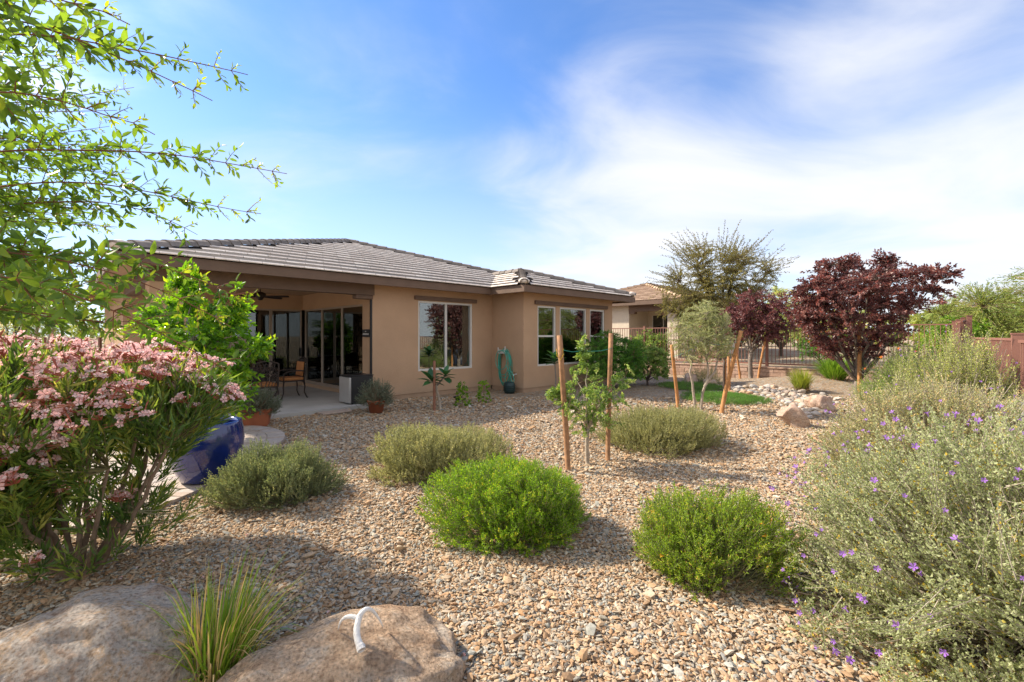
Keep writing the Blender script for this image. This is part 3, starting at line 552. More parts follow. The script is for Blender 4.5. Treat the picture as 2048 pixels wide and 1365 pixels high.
def pavers():
    edge = PAV[:14]; seg = np.diff(edge, axis=0); L = np.r_[0, np.cumsum(np.linalg.norm(seg, axis=1))]
    # smooth edge
    s = np.arange(0, L[-1], 0.02); ex = np.interp(s, L, edge[:, 0]); ey = np.interp(s, L, edge[:, 1])
    k = np.ones(25) / 25; pad = lambda a: np.convolve(np.r_[np.full(12, a[0]), a, np.full(12, a[-1])], k, 'valid'); ex, ey = pad(ex), pad(ey)
    tx, ty = np.gradient(ex), np.gradient(ey); nrm = np.hypot(tx, ty); tx, ty = tx / nrm, ty / nrm
    inx, iny = ty, -tx
    if not inside(PAV, ex[200] + inx[200] * 0.2, ey[200] + iny[200] * 0.2): inx, iny = -inx, -iny
    n = 0; step = 6; rnd = random.Random(3)
    for i in range(0, len(s) - step, step):           # border course
        j = i + step; g = 0.004
        a = (ex[i] + tx[i] * g, ey[i] + ty[i] * g); b = (ex[j] - tx[j] * g, ey[j] - ty[j] * g); w = 0.235
        poly = [a, b, (b[0] + inx[j] * w, b[1] + iny[j] * w), (a[0] + inx[i] * w, a[1] + iny[i] * w)]
        link('paver', prism_mesh('paver', poly, 0.0, 0.052 + rnd.uniform(-0.002, 0.002), M['paver']), pav); n += 1
    inner = np.stack([ex + inx * 0.25, ey + iny * 0.25], -1)[::8]; poly = np.concatenate([inner, PAV[14:]])
    me = Acc(); me.box(-0.146, 0.146, -0.071, 0.071, 0.0, 0.05); me = me.mesh('paver', M['paver'])
    ang = R(24); ca, sa = math.cos(ang), math.sin(ang); cells = []; cut = []
    for r in range(-40, 60):
        for c in range(-30, 30):
            a, b = (c + 0.5 * (r % 2)) * 0.30, r * 0.15; x, y = -5 + a * ca - b * sa, 5 + a * sa + b * ca
            cor = [(x + p * ca - q * sa, y + p * sa + q * ca) for p in (-0.14, 0.14) for q in (-0.065, 0.065)]
            if all(inside(poly, q[0], q[1]) for q in cor): cells.append((x * x + y * y, x, y))
            elif any(bool(inside(poly, q[0], q[1])) for q in cor): cut.append((x, y))
    cells.sort(); fx, fy = ex + inx * 0.239, ey + iny * 0.239
    for x, y in cut:                                  # pavers cut to the curved border
        k_ = int(np.argmin((fx - x) ** 2 + (fy - y) ** 2)); q0, nn = np.array([fx[k_], fy[k_]]), np.array([inx[k_], iny[k_]])
        if np.hypot(fx[k_] - x, fy[k_] - y) > 0.35: continue
        rc_ = [np.array([x + a_ * ca - b_ * sa, y + a_ * sa + b_ * ca]) for a_, b_ in ((-0.146, -0.071), (0.146, -0.071), (0.146, 0.071), (-0.146, 0.071))]; res = []
        for i_ in range(4):
            A_, B_ = rc_[i_], rc_[(i_ + 1) % 4]; da, db = (A_ - q0) @ nn - 0.006, (B_ - q0) @ nn - 0.006
            if da >= 0: res.append(A_)
            if da * db < 0: res.append(A_ + (B_ - A_) * da / (da - db))
        if len(res) >= 3: link('paver', prism_mesh('paver', [tuple(r_) for r_ in res], 0.0, 0.05 + rnd.uniform(-0.002, 0.001), M['paver']), pav); n += 1
    keep = cells[:max(60, 300 - n)]
    for _, x, y in keep:
        o = link('paver', me, pav); o.location = (x, y, rnd.uniform(-0.002, 0.001)); o.rotation_euler = (rnd.uniform(-0.006, 0.006), rnd.uniform(-0.006, 0.006), ang)
    R_ = Acc()
    for _, x, y in cells[len(keep):]:
        v = np.array([(p, q, z) for z in (0.0, 0.05) for q in (-0.071, 0.071) for p in (-0.146, 0.146)]); w = v.copy(); w[:, 0] = x + v[:, 0] * ca - v[:, 1] * sa; w[:, 1] = y + v[:, 0] * sa + v[:, 1] * ca
        R_.add(w, [(0, 2, 3, 1), (4, 5, 7, 6), (0, 1, 5, 4), (2, 6, 7, 3), (0, 4, 6, 2), (1, 3, 7, 5)], rnd.random())
    if R_.n: tag(R_.build('pavers_beyond', M['paver'], pav), kind='stuff')
pavers()
slab_poly = [st2w(*p) for p in ((-1.2, 9.15), (5.12, 9.15), (5.12, 9.80), (5.2, 9.80), (5.2, 14.2), (-1.2, 14.2))]
slab = poly_sheet('patio_slab', slab_poly, 0.075, M['concrete'], th=0.12)
# ------------------------------------------------------------------ gravel stones (uncountable)
def gravel():
    protos = []
    for k in range(6):
        rng = np.random.default_rng(40 + k); v, f = ICO[1]; v = v * (1 + rng.normal(0, 0.16, (len(v), 1)))
        for _ in range(4):
            n = unit(rng.normal(0, 1, 3)); kk = rng.uniform(0.45, 0.75); d = v @ n; v = v - np.maximum(0, d - kk)[:, None] * n
        v = v * np.array([1.0, rng.uniform(0.55, 0.85), rng.uniform(0.28, 0.5)]); A = Acc(); A.add(v, f)
        protos.append(bpy.data.objects.new('stone_shape', A.mesh('stone_shape', M['stone'])))
    rng = np.random.default_rng(5); P = []
    for y0, y1, dens, sz in ((1.2, 2.6, 4400, 0.0122), (2.6, 4.0, 4300, 0.0126), (4.0, 6.0, 3400, 0.0138), (6.0, 9.0, 1700, 0.0170), (9.0, 11.5, 600, 0.0235)):
        w = 1.22 * y1 + 0.5; n = int(dens * (y1 - y0) * 2 * w); x = rng.uniform(-w, w, n); y = rng.uniform(y0, y1, n)
        ok = np.abs(x) < 1.18 * y + 0.45; x, y = x[ok], y[ok]
        s = (x + y) * S2; t = (y - x) * S2
        bad = inside(PAV, x, y) | ((s < 5.15) & (t > 9.13) & (s > -2)) | ((t > 9.8) & (s > -2)) | ((t > 8.5) & (s > 8.95)) | (s > 17.5)
        x, y = x[~bad], y[~bad]; P.append(np.stack([x, y, gz(x, y), sz * np.exp(rng.normal(0, 0.32, len(x)))], -1))
    P = np.concatenate(P); n = len(P); big = rng.random(n) < 0.015; P[big, 3] *= 1.7
    me = bpy.data.meshes.new('gravel'); me.vertices.add(n); co = P[:, :3].copy(); co[:, 2] += P[:, 3] * rng.uniform(0.05, 0.55, n); me.vertices.foreach_set('co', co.ravel().astype(np.float32))
    rot = np.stack([rng.normal(0, 0.30, n), rng.normal(0, 0.30, n), rng.uniform(0, 6.28, n)], -1)
    a = me.attributes.new('rot', 'FLOAT_VECTOR', 'POINT'); a.data.foreach_set('vector', rot.ravel().astype(np.float32))
    sc = P[:, 3:4] * np.stack([rng.uniform(0.85, 1.45, n), np.ones(n), rng.uniform(0.7, 1.3, n)], -1)
    a = me.attributes.new('scl', 'FLOAT_VECTOR', 'POINT'); a.data.foreach_set('vector', sc.ravel().astype(np.float32))
    a = me.attributes.new('idx', 'INT', 'POINT'); a.data.foreach_set('value', rng.integers(0, 6, n).astype(np.int32)); me.update()
    o = link('gravel', me); tag(o, 'tan and grey stone chips covering the yard', 'gravel', kind='stuff')
    ng = bpy.data.node_groups.new('scatter_stones', 'GeometryNodeTree')
    ng.interface.new_socket('Geometry', in_out='INPUT', socket_type='NodeSocketGeometry'); ng.interface.new_socket('Geometry', in_out='OUTPUT', socket_type='NodeSocketGeometry')
    N, L = ng.nodes, ng.links; gi = N.new('NodeGroupInput'); go = N.new('NodeGroupOutput'); iop = N.new('GeometryNodeInstanceOnPoints'); gj = N.new('GeometryNodeGeometryToInstance')
    for pr in protos:
        oi = N.new('GeometryNodeObjectInfo'); oi.inputs['Object'].default_value = pr; oi.inputs['As Instance'].default_value = False; L.new(oi.outputs['Geometry'], gj.inputs[0])
    def na(nm, ty):
        q = N.new('GeometryNodeInputNamedAttribute'); q.data_type = ty; q.inputs[0].default_value = nm; return q.outputs[0]
    L.new(gi.outputs[0], iop.inputs['Points']); L.new(gj.outputs[0], iop.inputs['Instance']); iop.inputs['Pick Instance'].default_value = True
    L.new(na('idx', 'INT'), iop.inputs['Instance Index']); er = N.new('FunctionNodeEulerToRotation'); L.new(na('rot', 'FLOAT_VECTOR'), er.inputs[0]); L.new(er.outputs[0], iop.inputs['Rotation']); L.new(na('scl', 'FLOAT_VECTOR'), iop.inputs['Scale'])
    L.new(iop.outputs[0], go.inputs[0])
    md = o.modifiers.new('scatter', 'NODES'); md.node_group = ng
gravel()
# ================================================================== the house (local x = s, local y = t)
HS, HT = 7.7, 9.8
hx, hy = st2w(HS, HT)
house = empty('stucco_house', (hx, hy, 0), R(45), 'tan stucco single-storey house with grey-brown tile hip roof and covered patio', 'house')
def hbox(acc, s0, s1, t0, t1, z0, z1, mi=0): return acc.box(s0 - HS, s1 - HS, t0 - HT, t1 - HT, z0, z1, mi)
def hpart(name, boxes, mat, parent=house, bev=0.0):
    A = Acc()
    for b in boxes: hbox(A, *b)
    o = A.build(name, mat, parent)
    if bev: bevel(o, bev)
    return o
ZB, ZT = 0.12, 2.78; FW, BF, BS = 9.80, 8.533, 8.975
W1 = (6.45, 8.23, 0.66, 2.45); BUMP_END = 13.355
hpart('foundation', [(5.22, 8.955, FW + 0.02, FW + 0.18, -0.05, ZB), (8.995, BUMP_END - 0.02, BF + 0.02, BF + 0.18, -0.05, ZB), (8.995, 9.155, BF + 0.18, FW + 0.02, -0.05, ZB), (BUMP_END - 0.18, BUMP_END - 0.02, BF + 0.18, 20, -0.05, ZB)], M['foundation'])
w = W1
hpart('wall', [(5.2, w[0], FW, FW + 0.2, ZB, ZT), (w[1], BS, FW, FW + 0.2, ZB, ZT), (w[0], w[1], FW, FW + 0.2, ZB, w[2]), (w[0], w[1], FW, FW + 0.2, w[3], ZT)], M['stucco'])
wins = [(9.55, 10.36), (10.54, 11.87), (12.06, 12.89)]; wz = (0.70, 2.41)
wb = []; prev = BS
for a, b in wins: wb += [(prev, a, BF, BF + 0.2, ZB, ZT), (a, b, BF, BF + 0.2, ZB, wz[0]), (a, b, BF, BF + 0.2, wz[1], ZT)]; prev = b
wb.append((prev, BUMP_END, BF, BF + 0.2, ZB, ZT))
hpart('wall', wb, M['stucco']); hpart('wall', [(BS, BS + 0.2, BF + 0.2, FW + 0.2, ZB, ZT)], M['stucco']); hpart('wall', [(BUMP_END - 0.2, BUMP_END, BF + 0.2, 20, ZB, ZT)], M['stucco'])
PS, PT = 5.2, 14.07                                     # patio side and back wall planes
SL_TOP, SL_BOT = 2.33, 0.17
side_panels = [(10.29, 11.52), (11.52, 12.78), (12.78, 14.0)]
hpart('wall', [(PS, PS + 0.2, FW + 0.2, 10.29, ZB, ZT), (PS, PS + 0.2, 10.29, 14.27, SL_TOP, ZT), (PS, PS + 0.2, 10.29, 14.27, 0.05, SL_BOT), ], M['stucco'])
hpart('wall', [(1.1, PS, PT, PT + 0.2, SL_TOP, ZT), (1.1, 1.75, PT, PT + 0.2, 0.05, SL_TOP), (1.75, PS, PT, PT + 0.2, 0.05, SL_BOT)], M['stucco'])
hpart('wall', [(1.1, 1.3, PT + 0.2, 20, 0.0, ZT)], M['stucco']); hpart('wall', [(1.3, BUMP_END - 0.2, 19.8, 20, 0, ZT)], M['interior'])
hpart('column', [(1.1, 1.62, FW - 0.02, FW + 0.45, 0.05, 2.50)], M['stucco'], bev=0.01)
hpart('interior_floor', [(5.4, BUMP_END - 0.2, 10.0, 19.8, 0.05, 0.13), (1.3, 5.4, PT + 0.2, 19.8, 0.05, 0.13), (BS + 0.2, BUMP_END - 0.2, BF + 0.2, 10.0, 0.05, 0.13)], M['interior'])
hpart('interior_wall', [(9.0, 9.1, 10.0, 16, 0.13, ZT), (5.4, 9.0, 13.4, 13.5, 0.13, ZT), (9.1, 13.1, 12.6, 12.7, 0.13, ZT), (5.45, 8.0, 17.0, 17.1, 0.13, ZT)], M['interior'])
# beam over the patio opening with its corbel
beam = hpart('beam', [(1.1, 5.22, FW - 0.06, FW + 0.18, 2.50, ZT)], M['trim']); hpart('corbel', [(4.78, 5.20, FW - 0.045, FW + 0.165, 2.405, 2.50)], M['trim'], beam, 0.02)
hpart('beam', [(1.12, 1.34, FW + 0.18, PT, 2.50, ZT)], M['trim'])
hpart('ceiling', [(1.34, PS, FW + 0.18, PT, ZT - 0.02, ZT + 0.02), (1.3, BUMP_END - 0.2, PT + 0.2, 19.8, ZT - 0.02, ZT + 0.02), (PS + 0.2, BUMP_END - 0.2, FW + 0.2, PT + 0.2, ZT - 0.021, ZT + 0.02), (BS + 0.2, BUMP_END - 0.2, BF + 0.2, FW + 0.2, ZT - 0.022, ZT + 0.02)], M['soffit'])
def window(parent, s0, s1, z0, z1, t, bars, label=None, halfscreen=None, glass='glass'):
    """framed window lying in a wall of constant t; bars = list of ('v',s) or ('h',z,s0,s1)"""
    f = hpart('window', [(s0, s0 + 0.055, t + 0.02, t + 0.10, z0, z1), (s1 - 0.055, s1, t + 0.02, t + 0.10, z0, z1), (s0 + 0.055, s1 - 0.055, t + 0.02, t + 0.10, z0, z0 + 0.05), (s0 + 0.055, s1 - 0.055, t + 0.02, t + 0.10, z1 - 0.05, z1)], M['frame'], parent)
    if label: f['label'] = label
    vs_ = sorted([b[1] for b in bars if b[0] == 'v']); cuts = [s0 + 0.055] + vs_ + [s1 - 0.055]
    for b in bars:
        if b[0] == 'v': hpart('mullion', [(b[1] - 0.03, b[1] + 0.03, t + 0.025, t + 0.095, z0 + 0.05, z1 - 0.05)], M['frame'], f)
        else: hpart('rail', [(s0 + 0.055, s1 - 0.055, t + 0.025, t + 0.095, b[1] - 0.025, b[1] + 0.025)], M['frame'], f)
    hs = [b[1] for b in bars if b[0] == 'h']; zc = [z0 + 0.05] + hs + [z1 - 0.05]
    for i in range(len(cuts) - 1):
        for j in range(len(zc) - 1): hpart('pane', [(cuts[i] + 0.03, cuts[i + 1] - 0.03, t + 0.055, t + 0.062, zc[j] + 0.002, zc[j + 1] - 0.002)], M[glass], f)
    if halfscreen: hpart('screen', [(halfscreen[0], halfscreen[1], t + 0.075, t + 0.078, halfscreen[2], halfscreen[3])], M['screen'], f)
    return f
window(house, *W1, FW, [('v', 7.34)], 'two-light sliding window in the main wall', (6.52, 7.31, 0.71, 2.40))
hpart('lintel', [(6.33, 8.36, FW - 0.055, FW + 0.02, 2.47, 2.57)], M['trim'], bev=0.006)
for i, (a, b) in enumerate(wins): window(house, a, b, wz[0], wz[1], BF, [] if i == 1 else [('h', 1.55)], None, None if i != 0 else (a + 0.06, b - 0.06, 0.75, 1.52))
hpart('lintel', [(9.42, 13.02, BF - 0.055, BF + 0.02, 2.44, 2.545)], M['trim'], bev=0.006)
def curtain(s0, s1, t, z0, z1):
    n = 24; A = Acc(); s = np.linspace(s0, s1, n); dt = 0.03 * np.sin(np.arange(n) * 1.7); v = np.concatenate([np.stack([s - HS, t + dt - HT, np.full(n, z)], -1) for z in (z0, z1)]); i = np.arange(n - 1)
    A.add(v, np.stack([i, i + 1, i + 1 + n, i + n], -1)); A.build('curtain', M['curtain'], house)
curtain(7.75, 8.22, FW + 0.32, 0.35, 2.5); curtain(12.2, 12.9, BF + 0.34, 0.4, 2.5); curtain(10.5, 10.75, BF + 0.34, 0.4, 2.5)
# sliding glass doors on the patio
def slider(axis, a, b, plane, name='sliding_door'):
    fr, w_ = [], 0.035
    def bx(p0, p1, d0, d1, z0, z1): return (d0, d1, p0, p1, z0, z1) if axis == 's' else (p0, p1, d0, d1, z0, z1)
    d0, d1 = plane + 0.04, plane + 0.10
    f = hpart(name, [bx(a, a + w_, d0, d1, SL_BOT, SL_TOP), bx(b - w_, b, d0, d1, SL_BOT, SL_TOP), bx(a + w_, b - w_, d0, d1, SL_BOT, SL_BOT + 0.07), bx(a + w_, b - w_, d0, d1, SL_TOP - 0.05, SL_TOP)], M['frame_tan'], house)
    hpart('pane', [bx(a + w_, b - w_, plane + 0.066, plane + 0.073, SL_BOT + 0.07, SL_TOP - 0.05)], M['glass_dark'], f)
    return f
for a, b in side_panels: slider('s', a, b - 0.004, PS)
dr = slider('t', 4.34, 5.19, PT); hpart('handle', [(5.135, 5.165, PT + 0.0, PT + 0.038, 0.95, 1.20)], M['black'], dr)
slider('t', 3.30, 4.33, PT); slider('t', 2.27, 3.29, PT)
hpart('track', [(PS - 0.012, PS + 0.12, 10.29, 14.0, SL_BOT + 0.002, SL_BOT + 0.03)], M['frame_tan'])
# corner bead / dark seam and sign on the patio wall end
hpart('roller_shade_track', [(PS - 0.045, PS - 0.003, FW + 0.005, FW + 0.05, 0.08, 2.40)], M['black'])
# --- roof
OV = 0.5; EZ = 2.90; PITCH = 0.306
fas = hpart('fascia', [(0.6, 8.475, 9.30, 9.345, 2.70, EZ - 0.02), ], M['trim']); hpart('fascia', [(8.475, 14.0, 8.033, 8.078, 2.70, EZ - 0.02)], M['trim']); hpart('fascia', [(8.475, 8.52, 8.078, 9.345, 2.70, EZ - 0.02)], M['trim'])
hpart('fascia', [(0.6, 0.645, 9.345, 23.4, 2.70, EZ - 0.02)], M['trim']); hpart('fascia', [(13.955, 14.0, 8.078, 12.0, 2.70, EZ - 0.02)], M['trim'])
hpart('soffit', [(0.645, 8.475, 9.345, FW, ZT - 0.03, ZT - 0.01), (0.645, 1.1, FW, 20, ZT - 0.03, ZT - 0.01)], M['soffit']); hpart('soffit', [(8.52, 13.955, 8.078, BF, ZT - 0.03, ZT - 0.01), (8.52, BS, BF, 9.345, ZT - 0.031, ZT - 0.011), (BUMP_END, 13.955, BF, 12, ZT - 0.03, ZT - 0.01)], M['soffit'])
apex = (7.7, 16.4, EZ + PITCH * 7.1); bx_s = (8.475 + 14.0) / 2; bhw = (14.0 - 8.475) / 2; bz = EZ + PITCH * bhw; bt = 8.033 + bhw; hit_t = 9.30 + bhw
roof_v = [(0.6, 9.3, EZ), (14.8, 9.3, EZ), (14.8, 23.5, EZ), (0.6, 23.5, EZ), apex, (8.475, 8.033, EZ), (14.0, 8.033, EZ), (bx_s, bt, bz), (bx_s, hit_t, bz), (8.475, 9.3, EZ), (14.0, 9.3, EZ)]
me = bpy.data.meshes.new('roof'); me.from_pydata([(a - HS, b - HT, c) for a, b, c in roof_v], [], [(0, 1, 4), (1, 2, 4), (2, 3, 4), (3, 0, 4), (5, 6, 7), (5, 7, 8, 9), (6, 10, 8, 7)]); me.update()
roof = link('roof', me, house, M['deck'])
tl = Acc(); TW, TLn, ROW = 0.188, 0.56, 0.50
tv = np.array([(-TW, 0, 0.010), (TW, 0, 0.010), (-TW, TLn, 0.0), (TW, TLn, 0.0), (-TW, 0, 0.026), (TW, 0, 0.026), (-TW, TLn, 0.009), (TW, TLn, 0.009), (-TW, 0.05, 0.042), (TW, 0.05, 0.042)])
TF0 = [(0, 2, 3, 1), (8, 9, 7, 6), (2, 6, 7, 3), (4, 8, 6, 2), (0, 4, 2, 2), (9, 5, 3, 7)]; TF0 = [f for f in TF0 if len(set(f)) == 4]; TF1 = [(0, 1, 5, 4), (4, 5, 9, 8)]
tl.add(tv, TF0, None, 0); tl.f.append((np.array(TF1), 1)); tile_me = tl.mesh('tile', [M['tile'], M['tile_edge']])
TILES = []
def tile_face(O, E, U, poly, seed):
    """lay tile courses on a roof face: O eave origin, E along the eave, U up the slope, poly in (along, up)"""
    rnd = random.Random(seed); E = Vector(E).normalized(); U = Vector(U).normalized(); Nn = E.cross(U).normalized()
    if Nn.z < 0: Nn = -Nn
    poly = np.array(poly); amax, bmax = poly.max(0); amin = poly[:, 0].min()
    for r in range(int(bmax / ROW) + 1):
        for c in range(int((amax - amin) / 0.382) + 2):
            a = amin + (c + 0.5 * (r % 2)) * 0.382; b = r * ROW - 0.05
            if not inside(poly, a, b + 0.25): continue
            p = Vector(O) + E * a + U * (b + rnd.uniform(-0.004, 0.004))
            m = Matrix(((E.x, U.x, Nn.x, p.x - HS), (E.y, U.y, Nn.y, p.y - HT), (E.z, U.z, Nn.z, p.z), (0, 0, 0, 1)))
            wx, wy = st2w(p.x, p.y); TILES.append((wx * wx + wy * wy, m))
cs = math.sqrt(1 + PITCH ** 2); F_ = 7.1 * cs
tile_face((0.6, 9.3, EZ), (1, 0, 0), (0, 1, PITCH), [(0, -0.05), (7.875, -0.05), (bx_s - 0.6, bhw * cs), (11.45, bhw * cs), (7.1, F_)], 1)
tile_face((8.475, 8.033, EZ), (1, 0, 0), (0, 1, PITCH), [(0, -0.05), (5.525, -0.05), (bhw, bhw * cs)], 2)
tile_face((8.475, 8.033, EZ), (0, 1, 0), (1, 0, PITCH), [(0, -0.05), (1.267, -0.05), (1.267 + bhw, bhw * cs), (bhw, bhw * cs)], 3)
TILES.sort(key=lambda q: q[0])
for _, m in TILES[:300]: o = link('tile', tile_me, roof); o.matrix_local = m
rest = Acc(); rr = random.Random(9)
for _, m in TILES[300:]:
    w_ = np.array([(m @ Vector(q))[:] for q in tv]); cvv = rr.random(); n0 = rest.n
    rest.add(w_, TF0, cvv, 0); rest.f.append((np.array(TF1) + n0, 1))
if rest.n: tag(rest.build('tiles_beyond', [M['tile'], M['tile_edge']], roof), kind='stuff')
def caps(p0, p1, w=0.13, step=0.36, hgt=0.085):
    p0, p1 = Vector(p0), Vector(p1); d = (p1 - p0); L = d.length; d.normalize(); sd_ = d.cross(Vector((0, 0, 1))).normalized(); up = sd_.cross(d)
    A = Acc(); n = 5; prof = [(-w, -0.045), (-w * 0.72, hgt * 0.5), (-w * 0.25, hgt * 0.85), (w * 0.25, hgt * 0.85), (w * 0.72, hgt * 0.5), (w, -0.045)]
    v = [(x, 0, z + 0.028) for x, z in prof] + [(x * 0.92, 0.42, z) for x, z in prof] + [(x, 0, z + 0.004) for x, z in prof]
    f = [(i, i + 1, i + 7, i + 6) for i in range(5)] + [(i + 12, i + 13, i + 1, i) for i in range(5)]
    A.add(v, f); cm = A.mesh('ridge_tile', M['cap'])
    for k in range(int(L / step) + 1):
        q = p0 + d * min(k * step, L - 0.3) + Vector((0, 0, 0.035))
        o = link('ridge_tile', cm, roof); o.matrix_local = Matrix(((sd_.x, d.x, up.x, q.x - HS), (sd_.y, d.y, up.y, q.y - HT), (sd_.z, d.z, up.z, q.z), (0, 0, 0, 1)))
for hs_, ht_ in ((8.475, 8.033), (14.0, 8.033), (0.6, 9.3)):
    v_, f_ = ICO[2]; o = Acc().add(v_ * np.array([0.15, 0.15, 0.085]), f_).build('mortar_end', M['tile_edge'], roof, True); sg_ = 0.10 if hs_ < 10 else -0.10; o.location = (hs_ + sg_ - HS, ht_ + 0.10 - HT, EZ + 0.085)
caps((0.6, 9.3, EZ), apex); caps((12.2, 11.9, EZ + PITCH * 2.6), apex); caps(roof_v[5], roof_v[7]); caps(roof_v[6], roof_v[7]); caps(roof_v[7], roof_v[8])
# ------------------------------------------------------------------ things on and by the house
def hthing(name, s, t, z, rz, label, cat, group=None):
    x, y = st2w(s, t); return empty(name, (x, y, z), R(45) + rz, label, cat, group)
sg = hthing('wall_sign', PS - 0.02, 10.05, 1.62, 0, 'small black sign with pale lettering on the wall end by the sliding doors', 'sign')
A = Acc(); A.box(-0.02, 0.012, -0.17, 0.17, -0.09, 0.09); bevel(A.build('board', M['sign'], sg), 0.004)
A = Acc(); rnd = random.Random(2)
for z0, hh in ((0.035, 0.018), (-0.035, 0.035)):
    y = -0.145 if hh > 0.03 else -0.02
    while y < (0.14 if hh > 0.03 else 0.02): w_ = rnd.uniform(0.014, 0.030); A.box(-0.0235, -0.0205, y, y + w_, z0, z0 + hh * rnd.uniform(0.7, 1)); y += w_ + rnd.choice([0.008, 0.008, 0.022])
A.build('lettering', M['print'], sg)
# mini fridge
fr = hthing('mini_fridge', 4.72, 9.60, 0.075, 0, 'small black refrigerator with a brushed steel door standing on the patio slab', 'refrigerator')
A = Acc(); A.box(-0.24, 0.26, -0.25, 0.25, 0.02, 0.60); bevel(A.build('cabinet', M['fridge_black'], fr), 0.012)
A = Acc(); A.box(-0.295, -0.248, -0.25, 0.25, 0.03, 0.585); bevel(A.build('door', M['steel'], fr), 0.012, 3)
A = Acc(); A.box(-0.29, 0.27, -0.255, 0.255, 0.602, 0.625); bevel(A.build('top', M['black'], fr), 0.006)
for a in (-0.2, 0.22):
    for b in (-0.2, 0.2): Acc().lathe([(0.0, 0), (0.018, 0), (0.018, 0.02)], 8, (a, b, 0)).build('foot', M['black'], fr)
# ceiling fan
fan = hthing('ceiling_fan', 3.45, 12.0, 2.76, 0.3, 'dark bronze ceiling fan under the patio roof', 'ceiling fan')
Acc().lathe([(0.0, 0.0), (0.07, 0.0), (0.065, -0.03), (0.02, -0.05)], 16).build('canopy', M['iron'], fan, True); Acc().tube([(0, 0, -0.04), (0, 0, -0.16)], 0.014).build('rod', M['iron'], fan)
Acc().lathe([(0.0, -0.15), (0.06, -0.15), (0.12, -0.18), (0.13, -0.23), (0.10, -0.27), (0.07, -0.30), (0.05, -0.34), (0.0, -0.35)], 20).build('motor', M['iron'], fan, True)
for k in range(5):
    a = k * 1.2566 + 0.2; A = Acc(); r0 = [0.10, 0.18, 0.30, 0.50, 0.64, 0.68]; w0 = [0.02, 0.03, 0.065, 0.075, 0.06, 0.02]
    v = []
    for z in (0, -0.012): v += [(r, sgn * ww, z - sgn * 0.012) for r, ww in zip(r0, w0) for sgn in (-1, 1)]
    n = len(r0); f = []
    for q in range(n - 1): i = 2 * q; f += [(i, i + 2, i + 3, i + 1), (i + 2 * n, i + 1 + 2 * n, i + 3 + 2 * n, i + 2 + 2 * n), (i, i + 2 * n, i + 2 + 2 * n, i + 2), (i + 1, i + 3, i + 3 + 2 * n, i + 1 + 2 * n)]
    A.add(v, f); o = A.build('blade', M['iron'], fan); o.location = (0, 0, -0.25); o.rotation_euler = (0, 0, a)
# patio dining set
def chair_legs(c):
    for sx in (-1, 1):
        Acc().tube([(sx * 0.25, 0.26, 0.64), (sx * 0.275, 0.1, 0.66), (sx * 0.275, -0.12, 0.65), (sx * 0.265, -0.23, 0.60), (sx * 0.255, -0.235, 0.42)], 0.016, 7).build('arm', M['iron'], c, True)
        for sy in (-1, 1):
            Acc().tube([(sx * 0.235, sy * 0.225, 0.41), (sx * 0.25, sy * 0.245, 0.28), (sx * 0.235, sy * 0.235, 0.14), (sx * 0.26, sy * 0.285, 0.02), (sx * 0.262, sy * 0.31, 0.01)], [0.02, 0.018, 0.015, 0.015, 0.018], 7).build('leg', M['iron'], c, True)
    return c
def chair(s, t, rz, label):
    c = hthing('patio_chair', s, t, 0.077, rz, label, 'chair', 'patio dining chairs')
    A = Acc(); A.box(-0.25, 0.25, -0.24, 0.24, 0.40, 0.425); bevel(A.build('seat_frame', M['iron'], c), 0.01)
    A = Acc(); A.box(-0.235, 0.235, -0.235, 0.225, 0.428, 0.50); bevel(A.build('cushion', M['cushion'], c), 0.025, 3)
    B = Acc(); top = [(-0.245 + 0.49 * i / 12, 0.30, 0.90 + 0.06 * math.sin(i / 12 * math.pi)) for i in range(13)]
    B.tube([(-0.245, 0.235, 0.42)] + [(-0.245, 0.24 + 0.06 * k / 4, 0.5 + 0.1 * k) for k in range(1, 5)] + top[1:-1] + [(0.245, 0.24 + 0.06 * k / 4, 0.5 + 0.1 * k) for k in range(4, 0, -1)] + [(0.245, 0.235, 0.42)], 0.017, 7)
    rn = random.Random(4)
    for x in (-0.18, -0.12, -0.06, 0.0, 0.06, 0.12, 0.18): B.tube([(x, 0.245, 0.44), (x + 0.04 * (1 if x > 0 else -1), 0.262, 0.60), (x - 0.045 * (1 if x > 0 else -1), 0.282, 0.76), (x, 0.298, 0.92)], 0.009, 5)
    for z, r in ((0.60, 0.05), (0.74, 0.065), (0.86, 0.04)):
        for x in (-0.13, 0, 0.13):
            B.tube([(x + r * math.cos(q), 0.25 + (z - 0.45) * 0.11, z + r * math.sin(q)) for q in np.linspace(0, 6.28, 11)], 0.008, 5, cap=False)
    B.build('backrest', M['iron'], c)
    if 'turned' in label: return chair_legs(c)
    A = Acc(); A.box(-0.20, 0.20, 0.225, 0.262, 0.52, 0.86); A.v[0][4:, 1] += 0.035; bevel(A.build('back_cushion', M['cushion'], c), 0.015, 3).location = (0, -0.04, 0)
    return chair_legs(c)
chair(3.02, 10.42, math.pi - 0.0, 'patio chair with its ornate dark back turned to the garden')
chair(3.95, 11.45, -math.pi / 2, 'patio chair with orange back cushion beside the glass doors')
chair(2.15, 11.45, math.pi / 2, 'patio chair half hidden by the bright green shrub')
chair(3.05, 12.45, 0, 'patio chair on the far side of the dark round table')
tb = hthing('patio_table', 3.05, 11.45, 0.077, 0, 'dark cast metal round patio table among the orange cushioned chairs', 'table')
Acc().lathe([(0, 0.70), (0.62, 0.70), (0.635, 0.715), (0.62, 0.735), (0, 0.735)], 40).build('table_top', M['iron'], tb)
